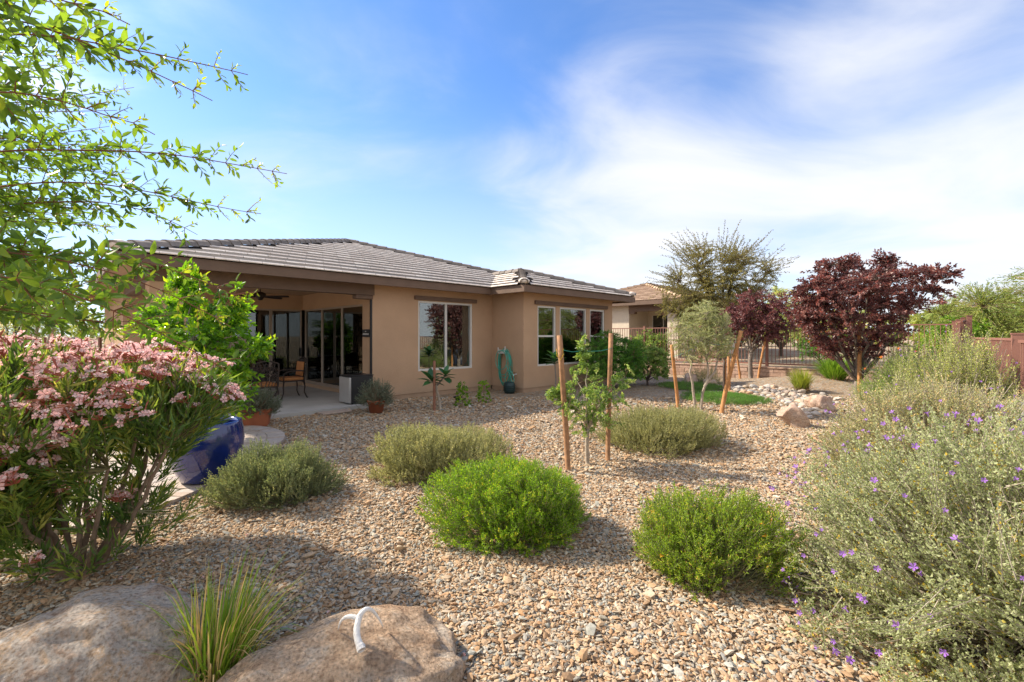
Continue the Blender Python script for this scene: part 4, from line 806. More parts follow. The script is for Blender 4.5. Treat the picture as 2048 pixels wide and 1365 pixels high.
for k in range(4):
    a = k * 1.5708 + 0.78; Acc().tube([(math.cos(a) * r, math.sin(a) * r, z) for r, z in ((0.30, 0.70), (0.36, 0.5), (0.25, 0.28), (0.34, 0.06), (0.40, 0.015))], 0.022, 7).build('leg', M['iron'], tb, True)
Acc().tube([(0.29 * math.cos(q), 0.29 * math.sin(q), 0.22) for q in np.linspace(0, 6.2832, 25)], 0.012, 6, cap=False).build('stretcher', M['iron'], tb)
# garden hose on its hanger and the hose pot
hs = hthing('garden_hose', BS, 9.25, 0, 0, 'coiled green garden hose hanging on the side wall of the projecting room', 'hose')
A = Acc(); rnd = random.Random(8)
def hoop(yc, w_, ztop, zbot, off, n=40, ph=0.0):
    q = np.linspace(0, 2 * math.pi, n) + ph; zc, hh = (ztop + zbot) / 2, (ztop - zbot) / 2
    return np.stack([-off - 0.02 * np.sin(q) ** 2, yc + w_ * np.sign(np.cos(q)) * np.abs(np.cos(q)) ** 0.75, zc + hh * np.sin(q)], -1)
for k in range(6): A.tube(hoop(-0.05 + rnd.uniform(-0.03, 0.03), 0.225 + rnd.uniform(-0.03, 0.03), 1.17 + rnd.uniform(-0.03, 0.03), 0.14 + 0.06 * k * rnd.uniform(0.4, 1.1), 0.04 + 0.018 * k), 0.0105, 7, cap=False)
A.tube(hoop(-0.02, 0.22, 1.14, 0.62, 0.17), 0.0105, 7, cap=False); A.tube(hoop(-0.40, 0.17, 0.60, 0.03, 0.22), 0.0105, 7, cap=False)
A.tube(bez(np.array([-0.2, -0.24, 0.75]), np.array([-0.25, -0.40, 0.6]), np.array([-0.2, -0.52, 0.20]), 10), 0.0105, 7)
A.build('coil', M['hose'], hs, True)
Acc().box(-0.14, -0.003, -0.15, 0.15, 1.06, 1.10).box(-0.15, -0.135, -0.15, 0.15, 1.06, 1.17).box(-0.15, -0.13, -0.155, -0.13, 1.17, 1.26).box(-0.15, -0.13, 0.13, 0.155, 1.17, 1.23).build('hanger', M['frame'], hs)
hp = hthing('hose_pot', 8.68, 8.78, gzf(*st2w(8.68, 8.78)), 0, 'dark green hose reel standing on the gravel at the house corner', 'hose reel')
Acc().lathe([(0.0, 0.0), (0.13, 0.0), (0.155, 0.12), (0.15, 0.26), (0.12, 0.31), (0.10, 0.30), (0.09, 0.2), (0, 0.18)], 22).build('drum', M['hose_pot'], hp, True)
A = Acc()
for k in range(4): A.tube([((0.157 + 0.004 * (k % 2)) * math.cos(q), (0.157 + 0.004 * (k % 2)) * math.sin(q), 0.07 + 0.045 * k) for q in np.linspace(0, 6.28, 28)], 0.011, 6, cap=False)
A.build('wound_hose', M['hose_pot'], hp, True)
sp = hthing('spigot', BS, 8.80, 0.50, 0, 'small outdoor tap on the wall above the hose reel', 'tap')
Acc().tube([(0.0, 0, 0), (-0.09, 0, 0), (-0.12, 0, -0.03), (-0.125, 0, -0.09)], 0.016, 8).build('spout', M['steel'], sp, True); Acc().lathe([(0, 0.03), (0.035, 0.03), (0.04, 0.045), (0, 0.05)], 10, (-0.07, 0, 0.02)).tube([(-0.07, 0, 0), (-0.07, 0, 0.06)], 0.008, 6).build('handle', M['brass'], sp)
Acc().lathe([(0, -0.14), (0.022, -0.14), (0.022, -0.08), (0, -0.08)], 10, (-0.125, 0, 0)).build('timer', M['black'], sp)
#PART3
# ================================================================== retaining wall, fences
WS = 17.55
def wall_along(name, label, p0, p1, courses, bh, bl, depth, z0, seed):
    p0, p1 = Vector((*p0, 0)), Vector((*p1, 0)); d = p1 - p0; L = d.length; ang = math.atan2(d.y, d.x)
    w_ = empty(name, (p0.x, p0.y, z0), ang, label, 'wall'); rnd = random.Random(seed); top = courses * bh
    Acc().box(0, L, 0.03, depth, -0.1, top - 0.01).build('backing', M['mortar'], w_)
    for c in range(courses):
        x = -0.5 * bl * (c % 2); dep = 0.16
        A = Acc(); A.box(0.004, bl - 0.004, 0, dep, 0.004, bh - 0.004); me = A.mesh('block', M['block'])
        while x < L - 0.1:
            o = bevel(link('block', me, w_), 0.008, 2); o.location = (x + (0 if x >= 0 else bl * 0.0), -0.01 + rnd.uniform(-0.008, 0.008), c * bh); x += bl
    A = Acc(); A.box(0.003, bl * 1.1 - 0.003, -0.03, 0.24, 0, 0.055); me = A.mesh('cap_block', M['block']); x = 0
    while x < L - 0.1: o = bevel(link('cap_block', me, w_), 0.008, 2); o.location = (x, rnd.uniform(-0.005, 0.005), top); x += bl * 1.1
    return w_
wall_along('retaining_wall', 'low tan block retaining wall below the brown picket fence', st2w(WS, 10.2), st2w(WS, 1.0), 3, 0.14, 0.42, 0.3, 0.0, 3)
ter = poly_sheet('upper_terrace', [st2w(*p) for p in ((WS + 0.3, 60), (WS + 0.3, 0.6), (21, 0.2), (70, 0.2), (70, 60))], 0.455, M['gravel'], th=0.5)
def fence(name, label, p0, p1, zb, zt, npan, sp=0.112, pw=0.085, post_extra=0.06, pr=0.009, base_rail=0.10, first=True):
    p0, p1 = Vector((*p0, 0)), Vector((*p1, 0)); d = p1 - p0; L = d.length; ang = math.atan2(d.y, d.x); f = empty(name, (p0.x, p0.y, zb), ang, label, 'fence')
    H = zt - zb; A = Acc(); A.box(-pw / 2, pw / 2, -pw / 2, pw / 2, -0.3, H + post_extra); A.box(-pw / 2 - 0.006, pw / 2 + 0.006, -pw / 2 - 0.006, pw / 2 + 0.006, H + post_extra, H + post_extra + 0.02); pm = A.mesh('post', M['fence'])
    B = Acc(); B.box(-pr, pr, -pr, pr, base_rail, H - 0.02); km = B.mesh('picket', M['fence'])
    for k in range(0 if first else 1, npan + 1): o = link('post', pm, f); o.location = (L * k / npan, 0, 0)
    for k in range(npan):
        a, b = L * k / npan + pw / 2, L * (k + 1) / npan - pw / 2
        Acc().box(a, b, -0.016, 0.016, H - 0.035, H).build('rail', M['fence'], f); Acc().box(a, b, -0.018, 0.018, base_rail - 0.05, base_rail).build('rail', M['fence'], f)
        n = int((b - a) / sp)
        for i in range(1, n): o = link('picket', km, f); o.location = (a + (b - a) * i / n, 0, 0)
    return f
fence('picket_fence', 'brown metal picket fence standing above the block retaining wall', st2w(WS + 0.22, 14.5), st2w(WS + 0.22, 0.26), 0.50, 1.90, 6)
fence('picket_fence', 'tall brown fence section running towards the camera from the far corner', (12.25, 12.5), (10.05, 10.0), 0.5, 1.93, 2)
fence('picket_fence', 'lower brown fence section between the tall section and the thick capped post', (9.95, 9.88), (6.33, 5.70), 0.82, 1.53, 1, post_extra=0.045, pw=0.10)
fence('picket_fence', 'fence section running out of frame past the thick capped post', (6.25, 5.61), (4.3, 3.3), 0.82, 1.51, 1, post_extra=0.045, pw=0.10, first=False)
def low_wall(name, label, p0, p1, z1, th, mat):
    p0, p1 = Vector((*p0, 0)), Vector((*p1, 0)); d = p1 - p0; o = Acc().box(0, d.length, -th / 2, th / 2, -0.1, z1).build(name, mat); o.location = (p0.x, p0.y, 0); o.rotation_euler = (0, 0, math.atan2(d.y, d.x)); return tag(o, label, 'wall')
low_wall('block_wall', 'grey block footing wall under the right-hand fence', (12.3, 12.55), (4.1, 3.05), 0.80, 0.2, M['graywall'])
low_wall('garden_wall', 'low tan garden wall behind the pink oleander at far left', (-25, 20.2), (-12.8, 16.6), 0.78, 0.2, M['stucco'])
fence('picket_fence', 'thin dark fence on the low tan wall at far left', (-25, 20.2), (-12.8, 16.6), 0.78, 1.42, 4, sp=0.22)
# ================================================================== neighbour house
nx_, ny_ = st2w(21.9, 12.0)
nb = empty('neighbour_house', (nx_, ny_, 0.45), R(45), 'cream stucco house with tan tile roof beyond the picket fence', 'house')
def npart(name, boxes, mat, parent=nb):
    A = Acc()
    for b in boxes: A.box(b[0] - 21.9, b[1] - 21.9, b[2] - 12, b[3] - 12, b[4], b[5])
    return A.build(name, mat, parent)
npart('wall', [(21.9, 22.1, 12.94, 17.6, 0, 2.75), (21.9, 22.1, 10.2, 10.75, 0, 2.75), (22.1, 30, 10.2, 10.4, 0, 2.75), (22.1, 30, 17.4, 17.6, 0, 2.75)], M['cream'])
npart('beam', [(21.86, 22.16, 10.75, 12.94, 2.40, 2.75)], M['trim']); npart('corbel', [(21.87, 22.15, 12.6, 12.935, 2.28, 2.40)], M['trim'])
npart('patio_wall', [(24.0, 24.2, 10.4, 10.7, 0, 2.75), (24.0, 24.2, 12.7, 17.4, 0, 2.75), (24.0, 24.2, 10.7, 12.7, 2.25, 2.75), (22.1, 24.0, 12.94, 13.1, 0, 2.75)], M['cream'])
npart('ceiling', [(22.1, 24.0, 10.4, 12.94, 2.72, 2.76)], M['cream'])
gl = npart('sliding_door', [(24.0, 24.06, a, a + 0.05, 0, 2.25) for a in (10.7, 11.35, 12.0, 12.65)], M['frame'])
npart('pane', [(24.02, 24.03, 10.75, 12.65, 0.05, 2.25)], M['glass_dark'], gl); npart('interior', [(26, 26.1, 10.4, 17.4, 0, 2.75)], M['interior'])
npart('fascia', [(21.4, 21.45, 9.7, 18.1, 2.72, 2.92), (21.45, 26, 9.7, 9.75, 2.72, 2.92)], M['trim']); npart('soffit', [(21.45, 21.9, 9.75, 18.1, 2.74, 2.76)], M['trim'])
NE = 2.93
def nroof(s0, s1, t0, t1, hw, parent, z0=NE):
    zc = z0 + PITCH * hw; tm = (t0 + t1) / 2
    v = [(s0, t0, z0), (s1, t0, z0), (s1, t1, z0), (s0, t1, z0), (s0 + hw, tm, zc), (s1 - hw, tm, zc)]
    me = bpy.data.meshes.new('roof'); me.from_pydata([(a - 21.9, b - 12, c) for a, b, c in v], [], [(0, 1, 5, 4), (1, 2, 5), (2, 3, 4, 5), (3, 0, 4)]); me.update(); ro = link('roof', me, parent, M['tile_far'])
    A = Acc(); rr = random.Random(1)
    for k in range(int(hw / 0.33)):
        o = k * 0.33; z = z0 + PITCH * o
        for face in range(2):
            if face == 0: P = [(s0 + o, t0 + o), (s0 + o, t1 - o)]; ix = (1, 0)
            else: P = [(s0 + o, t0 + o), (s1 - o, t0 + o)]; ix = (0, 1)
            L = math.hypot(P[1][0] - P[0][0], P[1][1] - P[0][1]); n = max(1, int(L / 0.7))
            for i in range(n):
                f0, f1 = i / n, (i + 1) / n - 0.003; a = [P[0][j] + (P[1][j] - P[0][j]) * f0 for j in (0, 1)]; b = [P[0][j] + (P[1][j] - P[0][j]) * f1 for j in (0, 1)]
                dz = rr.uniform(-0.004, 0.006); lo = z + 0.055 + dz; hi = z + PITCH * 0.34 + 0.012
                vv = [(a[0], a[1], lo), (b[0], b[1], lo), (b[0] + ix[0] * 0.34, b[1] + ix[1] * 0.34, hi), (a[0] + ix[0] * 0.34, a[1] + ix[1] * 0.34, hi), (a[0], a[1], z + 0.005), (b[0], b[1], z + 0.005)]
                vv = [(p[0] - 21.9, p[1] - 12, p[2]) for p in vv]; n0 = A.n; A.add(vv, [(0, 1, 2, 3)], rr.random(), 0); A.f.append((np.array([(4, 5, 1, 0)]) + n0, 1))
    tag(A.build('tile_courses', [M['tile_far'], M['tile_far_edge']], ro), kind='stuff')
    B = Acc()
    for p, q in ((v[0], v[4]), (v[3], v[4]), (v[4], v[5])):
        p, q = np.array(p) - (21.9, 12, 0), np.array(q) - (21.9, 12, 0); L = np.linalg.norm(q - p); n = int(L / 0.4)
        for i in range(n): a = p + (q - p) * i / n; b = p + (q - p) * (i + 1.1) / n; B.tube([a + (0, 0, 0.05), b + (0, 0, 0.02)], [0.13, 0.11], 6, cap=False, cv=rr.random())
    tag(B.build('ridge_tiles', M['tile_far'], ro), kind='stuff')
nroof(21.4, 38, 9.7, 18.1, 4.2, nb); nroof(24.5, 42, 13.0, 28.0, 7.0, nb, NE - 0.25)
# ================================================================== low mounded shrubs in the gravel
mound('green_shrub', 'largest bright green mounded shrub in the middle foreground gravel', 'shrub', (0.04, 3.70, gzf(0.04, 3.7)), 0.62, 0.57, 0.545, 5200, 0.08, 12, 0.023, 0.0072, 0.8, M['l_green'], 11, up=0.45, amp=0.10, curve=0.1)
gs = mound('green_shrub', 'bright green shrub with a few yellow flowers beside the purple sage', 'shrub', (1.33, 3.05, gzf(1.33, 3.05)), 0.48, 0.43, 0.47, 3800, 0.08, 12, 0.021, 0.0066, 0.8, M['l_green_dry'], 12, up=0.5, amp=0.17, flat=0.65, bare=(0.06, 0.15, 0.20), stray=0.09)
mound('grey_shrub', 'khaki grey-green mound behind the largest bright green shrub', 'shrub', (-0.83, 5.25, gzf(-0.83, 5.25)), 0.80, 0.74, 0.50, 4600, 0.085, 12, 0.022, 0.0085, 0.75, M['l_khaki'], 13, up=0.5, amp=0.10)
mound('grey_shrub', 'dark grey-green shrub with feathery upright shoots beside the blue pot', 'shrub', (-2.27, 4.40, gzf(-2.27, 4.40)), 0.53, 0.49, 0.43, 3800, 0.10, 14, 0.020, 0.0066, 0.6, M['l_grey_dark'], 14, up=0.4, curve=0.25, amp=0.12, stray=0.06)
mound('grey_shrub', 'wide grey-green mound behind the staked sapling', 'shrub', (2.10, 6.55, gzf(2.1, 6.55)), 0.86, 0.78, 0.54, 4400, 0.11, 13, 0.023, 0.0085, 0.65, M['l_khaki'], 15, up=0.45, curve=0.2, amp=0.13)
def fallen():
    rng = np.random.default_rng(77); n = 520; A = Acc(); y = rng.uniform(1.7, 7.5, n); x = rng.uniform(-1.05, 1.05, n) * y
    ok = ~inside(PAV, x, y) & ((y - x) * S2 < 9); x, y = x[ok], y[ok]; n = len(x); P = np.stack([x, y, gz(x, y) + rng.uniform(0.016, 0.03, n)], -1)
    leaf_quads(A, P, unit(np.stack([rng.normal(0, 1, n), rng.normal(0, 1, n), rng.normal(0, 0.12, n)], -1)), unit(np.stack([rng.normal(0, 0.3, n), rng.normal(0, 0.3, n), np.ones(n)], -1)), rng.uniform(0.015, 0.05, n), rng.uniform(0.004, 0.012, n), rng.random(n))
    tag(A.build('fallen_leaves', M['l_straw']), 'dry fallen leaves and twigs strewn over the gravel', 'leaves', kind='stuff')
    B = Acc(); m = 60; y = rng.uniform(1.9, 4.2, m); x = -2.6 + rng.normal(0, 0.7, m) + (3.0 - y) * 0.3; ok = ~inside(PAV, x, y); x, y = x[ok], y[ok]; m = len(x)
    leaf_quads(B, np.stack([x, y, gz(x, y) + 0.028], -1), unit(np.stack([rng.normal(0, 1, m), rng.normal(0, 1, m), rng.normal(0, 0.2, m)], -1)), np.tile([0, 0, 1.0], (m, 1)), 0.022, 0.018, rng.random(m))
    tag(B.build('fallen_petals', M['f_pink']), 'pink petals dropped on the gravel below the oleander', 'petals', kind='stuff')
fallen()
# yellow trumpet flowers on the smaller green shrub
def flower_mesh(name, mat, r, n=5, depth=0.6, bud=None):
    A = Acc(); rng = np.random.default_rng(3)
    for k in range(n):
        a = k * 6.2832 / n; b = a + 0.35; P = [(0, 0, 0), (r * 0.75 * math.cos(a - 0.42), r * 0.75 * math.sin(a - 0.42), r * depth * 0.8), (r * math.cos(a), r * math.sin(a), r * depth), (r * 0.75 * math.cos(a + 0.42), r * 0.75 * math.sin(a + 0.42), r * depth * 0.8)]
        A.add(P, [(0, 1, 2, 3)], rng.uniform(0.2, 1))
    A.add([(r * 0.16 * math.cos(q), r * 0.16 * math.sin(q), z) for z in (0.05 * r, -r * 0.9) for q in (0, 1.57, 3.14, 4.71)], [(0, 1, 5, 4), (1, 2, 6, 5), (2, 3, 7, 6), (3, 0, 4, 7)], 0.2)
    return A.mesh(name, mat)
def put(me, name, parent, pos, d, s=1.0, rng=None):
    o = link(name, me, parent); q = Vector(d).to_track_quat('Z', 'Y'); o.location = pos; o.rotation_mode = 'QUATERNION'; o.rotation_quaternion = q; o.scale = (s, s, s); return o
rng = np.random.default_rng(21); fy = flower_mesh('flower', M['f_yellow'], 0.013, 4, 1.3)
for k in range(34):
    a = rng.normal(0.05, 0.30) if k < 26 else rng.uniform(0, 6.28); el = rng.uniform(0.35, 0.9); d = np.array([math.cos(a) * math.cos(el), math.sin(a) * math.cos(el), math.sin(el)])
    put(fy, 'flower', gs, d * np.array([0.53, 0.46, 0.54]) * rng.uniform(0.95, 1.05), d + rng.normal(0, 0.4, 3), rng.uniform(0.8, 1.4))
# ================================================================== purple-flowered sage on the right
def sage(name, label, c, rx, ry, h, ns, nl, ll, lw, mat, seed, sl=0.3, nfl=0, fs=0.014, ftoward=None, up=0.55, spread=0.25, amp=0.10):
    rng = np.random.default_rng(seed); e = empty(name, (c[0], c[1], gzf(c[0], c[1])), 0, label, 'shrub'); A = Acc(); S = Acc(); sc = np.array([rx, ry, h]); lf = lumps(rng, amp=amp)
    d = dome_dirs(rng, ns, 0.0); tip = d * sc * (lf(d) * rng.uniform(0.45, 1.0, ns) ** 0.45)[:, None]; tip[:, 2] = np.maximum(tip[:, 2], 0.06)
    K = ns // 26; dc = dome_dirs(rng, K, 0.0); own = (d @ dc.T).argmax(1); rc = math.sqrt(2.0 / K); q = np.arccos(np.clip((d * dc[own]).sum(1), -1, 1)) / rc
    tip = tip * (rng.uniform(0.86, 1.08, K)[own] * (1.03 - 0.10 * np.clip(q, 0, 1.6) ** 2))[:, None]; tip[:, 2] = np.maximum(tip[:, 2], 0.06)
    D = unit(tip / np.linalg.norm(tip, axis=1, keepdims=True) * 0.9 + np.array([0, 0, up]) + rng.normal(0, 0.28, (K, 3))[own] + (d - dc[own]) / rc * 0.3 + rng.normal(0, spread, (ns, 3))); Ls = sl * rng.uniform(0.6, 1.3, ns)
    B = tip - D * Ls[:, None]; B[:, 2] = np.maximum(B[:, 2], 0.02)
    sprigs(A, rng, B, D, Ls, nl, ll, lw, 0.75, 0, 0.05, 0.05, None, S, 0.0025, cvs=0.20)
    k = ns // 7; dd = dome_dirs(rng, k, 0.05); tt = dd * sc * rng.uniform(0.6, 0.95, (k, 1)); o = rng.normal(0, 0.08, (k, 3)) * np.array([rx, ry, 0]); t = np.linspace(0, 1, 6)[None, :, None]
    P = o[:, None] * (1 - t) + tt[:, None] * t + 0.03 * np.sin(t * 9 + rng.uniform(0, 6, (k, 1, 1))) * rng.normal(0, 1, (k, 1, 3)); P[..., 2] = np.maximum(P[..., 2], 0.0)
    twigs(S, P, np.linspace(0.008, 0.0022, 6)); A.build('foliage', mat, e); S.build('stems', M['twig_grey'], e)
    if nfl:
        fm = flower_mesh('flower', M['f_purple'], fs, 5, 0.7)
        n = 0
        while n < nfl:
            d1 = dome_dirs(rng, 1, 0.05)[0]
            if ftoward is not None and d1 @ np.array(ftoward) < -0.25: continue
            p = d1 * sc * lf(d1[None])[0] * rng.uniform(0.9, 1.03); put(fm, 'flower', e, p, d1 + np.array([-0.2, -0.4, 0.1]) + rng.normal(0, 0.5, 3), rng.uniform(0.55, 1.15)); n += 1
    return e
sage('purple_sage', 'big grey-green sage with purple flowers filling the right foreground', (2.78, 2.30), 1.33, 1.15, 1.10, 7400, 24, 0.018, 0.012, M['l_sage'], 31, 0.26, 280, 0.0165, (-0.8, -0.6, 0.2), up=0.35)
sage('purple_sage', 'dry sage with orange-brown tips behind the near purple sage', (4.40, 4.60), 1.32, 1.2, 1.28, 6000, 16, 0.022, 0.013, M['l_sage_dry'], 32, 0.26, 40, 0.018, (-0.7, -0.7, 0.2))
sage('purple_sage', 'tall loose sage with upright shoots in front of the brown fence post', (6.02, 6.0), 0.82, 0.8, 1.84, 4200, 15, 0.027, 0.014, M['l_sage_far'], 33, 0.36, 40, 0.016, (-0.7, -0.7, 0.2), up=0.9, amp=0.16)
ob = sage('flowering_shrub', 'green shrub dotted with orange flowers behind the tall loose sage', (8.75, 10.1), 1.15, 1.0, 1.50, 2600, 14, 0.045, 0.011, M['l_grass_g'], 34, 0.42, 0, up=0.9, amp=0.16)
rng = np.random.default_rng(5); fo = flower_mesh('flower', M['f_orange'], 0.035, 5, 0.8)
for k in range(16):
    d = dome_dirs(rng, 1, 0.1)[0]; d[1] = -abs(d[1]); put(fo, 'flower', ob, d * np.array([1.12, 1.0, 1.48]), d, rng.uniform(0.6, 1.2))
# ================================================================== staked sapling
def stake(label, p0, p1, r, mat, group=None):
    p0, p1 = np.array(p0, float), np.array(p1, float); o = Acc().tube([p0 * 0 + (0, 0, -0.15)] + [(p1 - p0) * q for q in (0.25, 0.5, 0.75, 1.0)], [r * 1.03, r * 1.02, r, r * 0.99, r * 0.97], 12).build('tree_stake', mat, None, True)
    for f in o.data.polygons[-12:]: f.use_smooth = False
    o.location = p0; return tag(o, label, 'stake', group)
def tie(label, pts, sag=0.02, r=0.0035, mat='tie', rng=np.random.default_rng(1)):
    pts = np.array(pts, float); o0 = pts[0].copy(); P = []
    for i in range(len(pts) - 1):
        t = np.linspace(0, 1, 9)[:-1, None]; q = pts[i] * (1 - t) + pts[i + 1] * t; q[:, 2] -= sag * np.sin(t[:, 0] * 3.14); q += rng.normal(0, 0.003, q.shape); P.append(q)
    P = np.concatenate(P + [pts[-1:]]); o = Acc().tube(P - o0, r, 5).build('tie_wire', M[mat]); o.location = o0; return tag(o, label, 'tie')
s1a, s1b = at(1137, 940, 5.34), at(1119, 671, 5.30); s1a.z = 0
s2a, s2b = at(1215, 920, 5.76), at(1222, 667, 5.80); s2a.z = 0
stake('leaning round wooden stake left of the small sapling', s1a, s1b, 0.032, M['stake_old']); stake('upright round wooden stake right of the small sapling', s2a, s2b, 0.030, M['stake_old'])
tie('green tie wire between the two sapling stakes', [s1b + Vector((0.0, -0.035, -0.16)), at(1165, 702, 5.55), s2b + Vector((0, -0.035, -0.19))])
tie('yellow tie loop on the left sapling stake', [s1b + Vector((-0.035, -0.01, -0.16)), s1b + Vector((-0.03, -0.03, -0.24)), s1b + Vector((0.01, -0.04, -0.28)), s1b + Vector((0.04, -0.03, -0.22)), s1b + Vector((0.037, -0.01, -0.15))], 0, 0.004, 'tie_yellow')
rng = np.random.default_rng(51); cx = at(1172, 800, 5.55)
T = np.concatenate([ellipsoid_pts(rng, 150, (cx.x + 0.02, 5.55, 0.78), (0.46, 0.40, 0.42), 0.4), ellipsoid_pts(rng, 26, (0.86, 5.55, 1.38), (0.10, 0.10, 0.30), 0.6), ellipsoid_pts(rng, 14, (0.50, 5.5, 0.85), (0.14, 0.12, 0.10), 0.6), ellipsoid_pts(rng, 12, (1.32, 5.5, 1.0), (0.16, 0.12, 0.12), 0.6)])
tree('sapling', 'small leafy sapling tied between two wooden stakes', at(1176, 926, 5.58).to_tuple()[:2] + (0,), (0.93, 5.57, 0.42), T, 9, dict(n=26, ll=0.042, lw=0.019, len=(0.16, 0.26), ang=0.85), (M['l_sap'], M['bark_pale'], M['twig']), 52, 0.022, limb_r=0.012, twig_r=0.003)
# ================================================================== olive tree and its stakes
rng = np.random.default_rng(61); ox, oy = 3.98, 9.55
T = np.concatenate([ellipsoid_pts(rng, 620, (4.02, oy, 1.60), (0.66, 0.64, 0.68), 0.40, amp=0.10), ellipsoid_pts(rng, 90, (4.12, oy, 2.05), (0.42, 0.42, 0.30), 0.6)])
tree('olive_tree', 'small silvery olive tree with pale twin stems and slanting stakes', (ox - 0.05, oy, 0), (ox, oy, 0.8), T, 12, dict(n=22, ll=0.052, lw=0.012, len=(0.22, 0.42), ang=0.55), (M['l_olive'], M['bark_pale'], M['bark_pale']), 62, 0.028, stems=[[(ox - 0.02, oy, -0.05), (ox + 0.02, oy, 0.35), (ox + 0.14, oy, 0.75), (ox + 0.12, oy, 1.0)], [(ox - 0.10, oy + 0.05, -0.05), (ox - 0.16, oy + 0.05, 0.4), (ox - 0.24, oy + 0.02, 0.8), (ox - 0.2, oy, 1.05)], [(ox + 0.06, oy, 0.5), (ox + 0.26, oy - 0.05, 0.8), (ox + 0.32, oy - 0.05, 1.1)]], limb_r=0.014, twig_r=0.003)
a0, a1 = at(1357, 816, 9.85), at(1343, 690, 9.75); a0.z = 0; stake('slanting orange stake on the left of the olive tree', a0, a1, 0.036, M['stake'])
b0, b1 = at(1440, 826, 9.22), at(1482, 662, 9.15); b0.z = 0; stake('strongly slanting orange stake on the right of the olive tree', b0, b1, 0.040, M['stake'])
tie('green tie wire from the olive crown to its right stake', [a1 + Vector((0.03, -0.04, -0.25)), at(1400, 688, 9.4), b1 + Vector((0, -0.04, -0.22))], 0.03, 0.004)
for c, rx, ry, sd_, lab in (((5.35, 13.6), 0.86, 1.05, 5, 'farther oval patch of low green ground cover behind the olive tree'), ((5.20, 11.1), 1.00, 1.00, 6, 'nearer oval patch of low green ground cover beside the olive tree')):
    e = mound('ground_cover_patch', lab, 'ground cover', (c[0], c[1], 0), rx, ry, 0.13, 4200, 0.05, 8, 0.018, 0.009, 0.9, M['l_cover'], sd_, inner=False, litter=False, amp=0.10, up=1.2, flat=0.5)
# ================================================================== purple-leaf plums
rng = np.random.default_rng(71); bx, by = 8.58, 11.3
def vase(n, c, r0, r1, z0, z1, seed, skew=(0, 0)):
    rg = np.random.default_rng(seed); lf = lumps(rg, amp=0.16); z = rg.random(n) ** 0.75; a = rg.uniform(0, 6.28, n); prof = r0 + (r1 - r0) * np.sin(np.clip(z * 1.15, 0, 1) * 1.57) * np.sqrt(np.clip(1.12 - z, 0, 1)) * 1.5
    d = np.stack([np.cos(a), np.sin(a), z], -1); q = prof * lf(d) * np.sqrt(rg.uniform(0.05, 1, n)); top = z0 + z * (z1 - z0) * lf(d[:, ::-1])
    return np.stack([c[0] + np.cos(a) * q + skew[0] * z, c[1] + np.sin(a) * q + skew[1] * z, top], -1)
T = np.concatenate([vase(900, (bx - 0.05, by), 0.6, 1.62, 1.05, 3.30, 72), ellipsoid_pts(rng, 170, (bx - 0.1, by, 2.5), (1.2, 1.1, 0.75), 0.4), *[ellipsoid_pts(rng, 11, (bx + q_, by + 0.2 * math.sin(7 * q_), z_), (0.09, 0.09, 0.34), 0.6) for q_, z_ in ((-1.45, 2.75), (-0.6, 3.3), (-0.25, 3.35), (0.15, 3.4), (0.8, 3.45), (1.05, 3.05), (1.35, 2.8))], ellipsoid_pts(rng, 26, (bx + 1.25, by, 2.3), (0.42, 0.4, 0.25), 0.6), ellipsoid_pts(rng, 14, (bx + 0.55, by, 3.4), (0.15, 0.15, 0.3), 0.6), ellipsoid_pts(rng, 14, (bx - 0.95, by, 3.15), (0.2, 0.2, 0.35), 0.6), ellipsoid_pts(rng, 40, (bx - 1.25, by, 2.05), (0.5, 0.5, 0.4), 0.6)])
tree('plum_tree', 'large purple-leaved plum tree with an upright stake at its trunk', (bx, by, 0), (bx + 0.02, by, 0.42), T, 16, dict(n=26, ll=0.075, lw=0.045, len=(0.35, 0.6), ang=0.9), (M['l_plum'], M['bark'], M['bark']), 73, 0.075, limb_r=0.042, twig_r=0.006, limb_arch=0.05)
c0, c1 = at(1719, 800, 11.0), at(1719, 643, 11.0); c0.z = 0; stake('upright orange stake against the large purple plum tree', c0, c1, 0.043, M['stake'])
p2x, p2y = 8.45, 16.1; T = ellipsoid_pts(rng, 520, (8.72, p2y, 2.18), (1.28, 1.05, 0.98), 0.42, amp=0.14)
zz = gzf(p2x, p2y); tree('plum_tree', 'smaller dusky purple plum tree in front of the block wall', (p2x, p2y, zz), (p2x, p2y, 0.95), T, 12, dict(n=22, ll=0.085, lw=0.05, len=(0.3, 0.55), ang=0.9), (M['l_plum2'], M['bark'], M['bark']), 75, 0.065, limb_r=0.035, twig_r=0.006)
for (u0, v0), (u1, v1), Yd, lab in (((1528, 750), (1518, 680), 15.7, 'left-leaning stake right of the smaller plum trunk'), ((1481, 748), (1473, 705), 16.0, 'short stake left of the smaller plum trunk'), ((1450, 782), (1450, 710), 12.9, 'left of two thin stakes behind the olive tree'), ((1459, 786), (1457, 712), 12.6, 'right of two thin stakes behind the olive tree')):
    p, q = at(u0, v0, Yd), at(u1, v1, Yd); p.z = gzf(p.x, p.y)
    if 'left-leaning' in lab: q = at(1532, 672, Yd); p = at(1515, 752, Yd); p.z = gzf(p.x, p.y)
    stake(lab.replace('left-leaning', 'slanting'), p, q, 0.036, M['stake'])
rng = np.random.default_rng(77); yp = (5.95, 12.75); T = ellipsoid_pts(rng, 60, (yp[0], yp[1], 1.35), (0.30, 0.3, 0.35), 0.6)
tree('young_tree', 'thin dark young tree between two stakes behind the olive', (yp[0], yp[1], 0), (yp[0], yp[1], 0.85), T, 5, dict(n=14, ll=0.05, lw=0.02, len=(0.2, 0.3)), (M['l_olive'], M['bark_dark'], M['bark_dark']), 78, 0.028, limb_r=0.014)
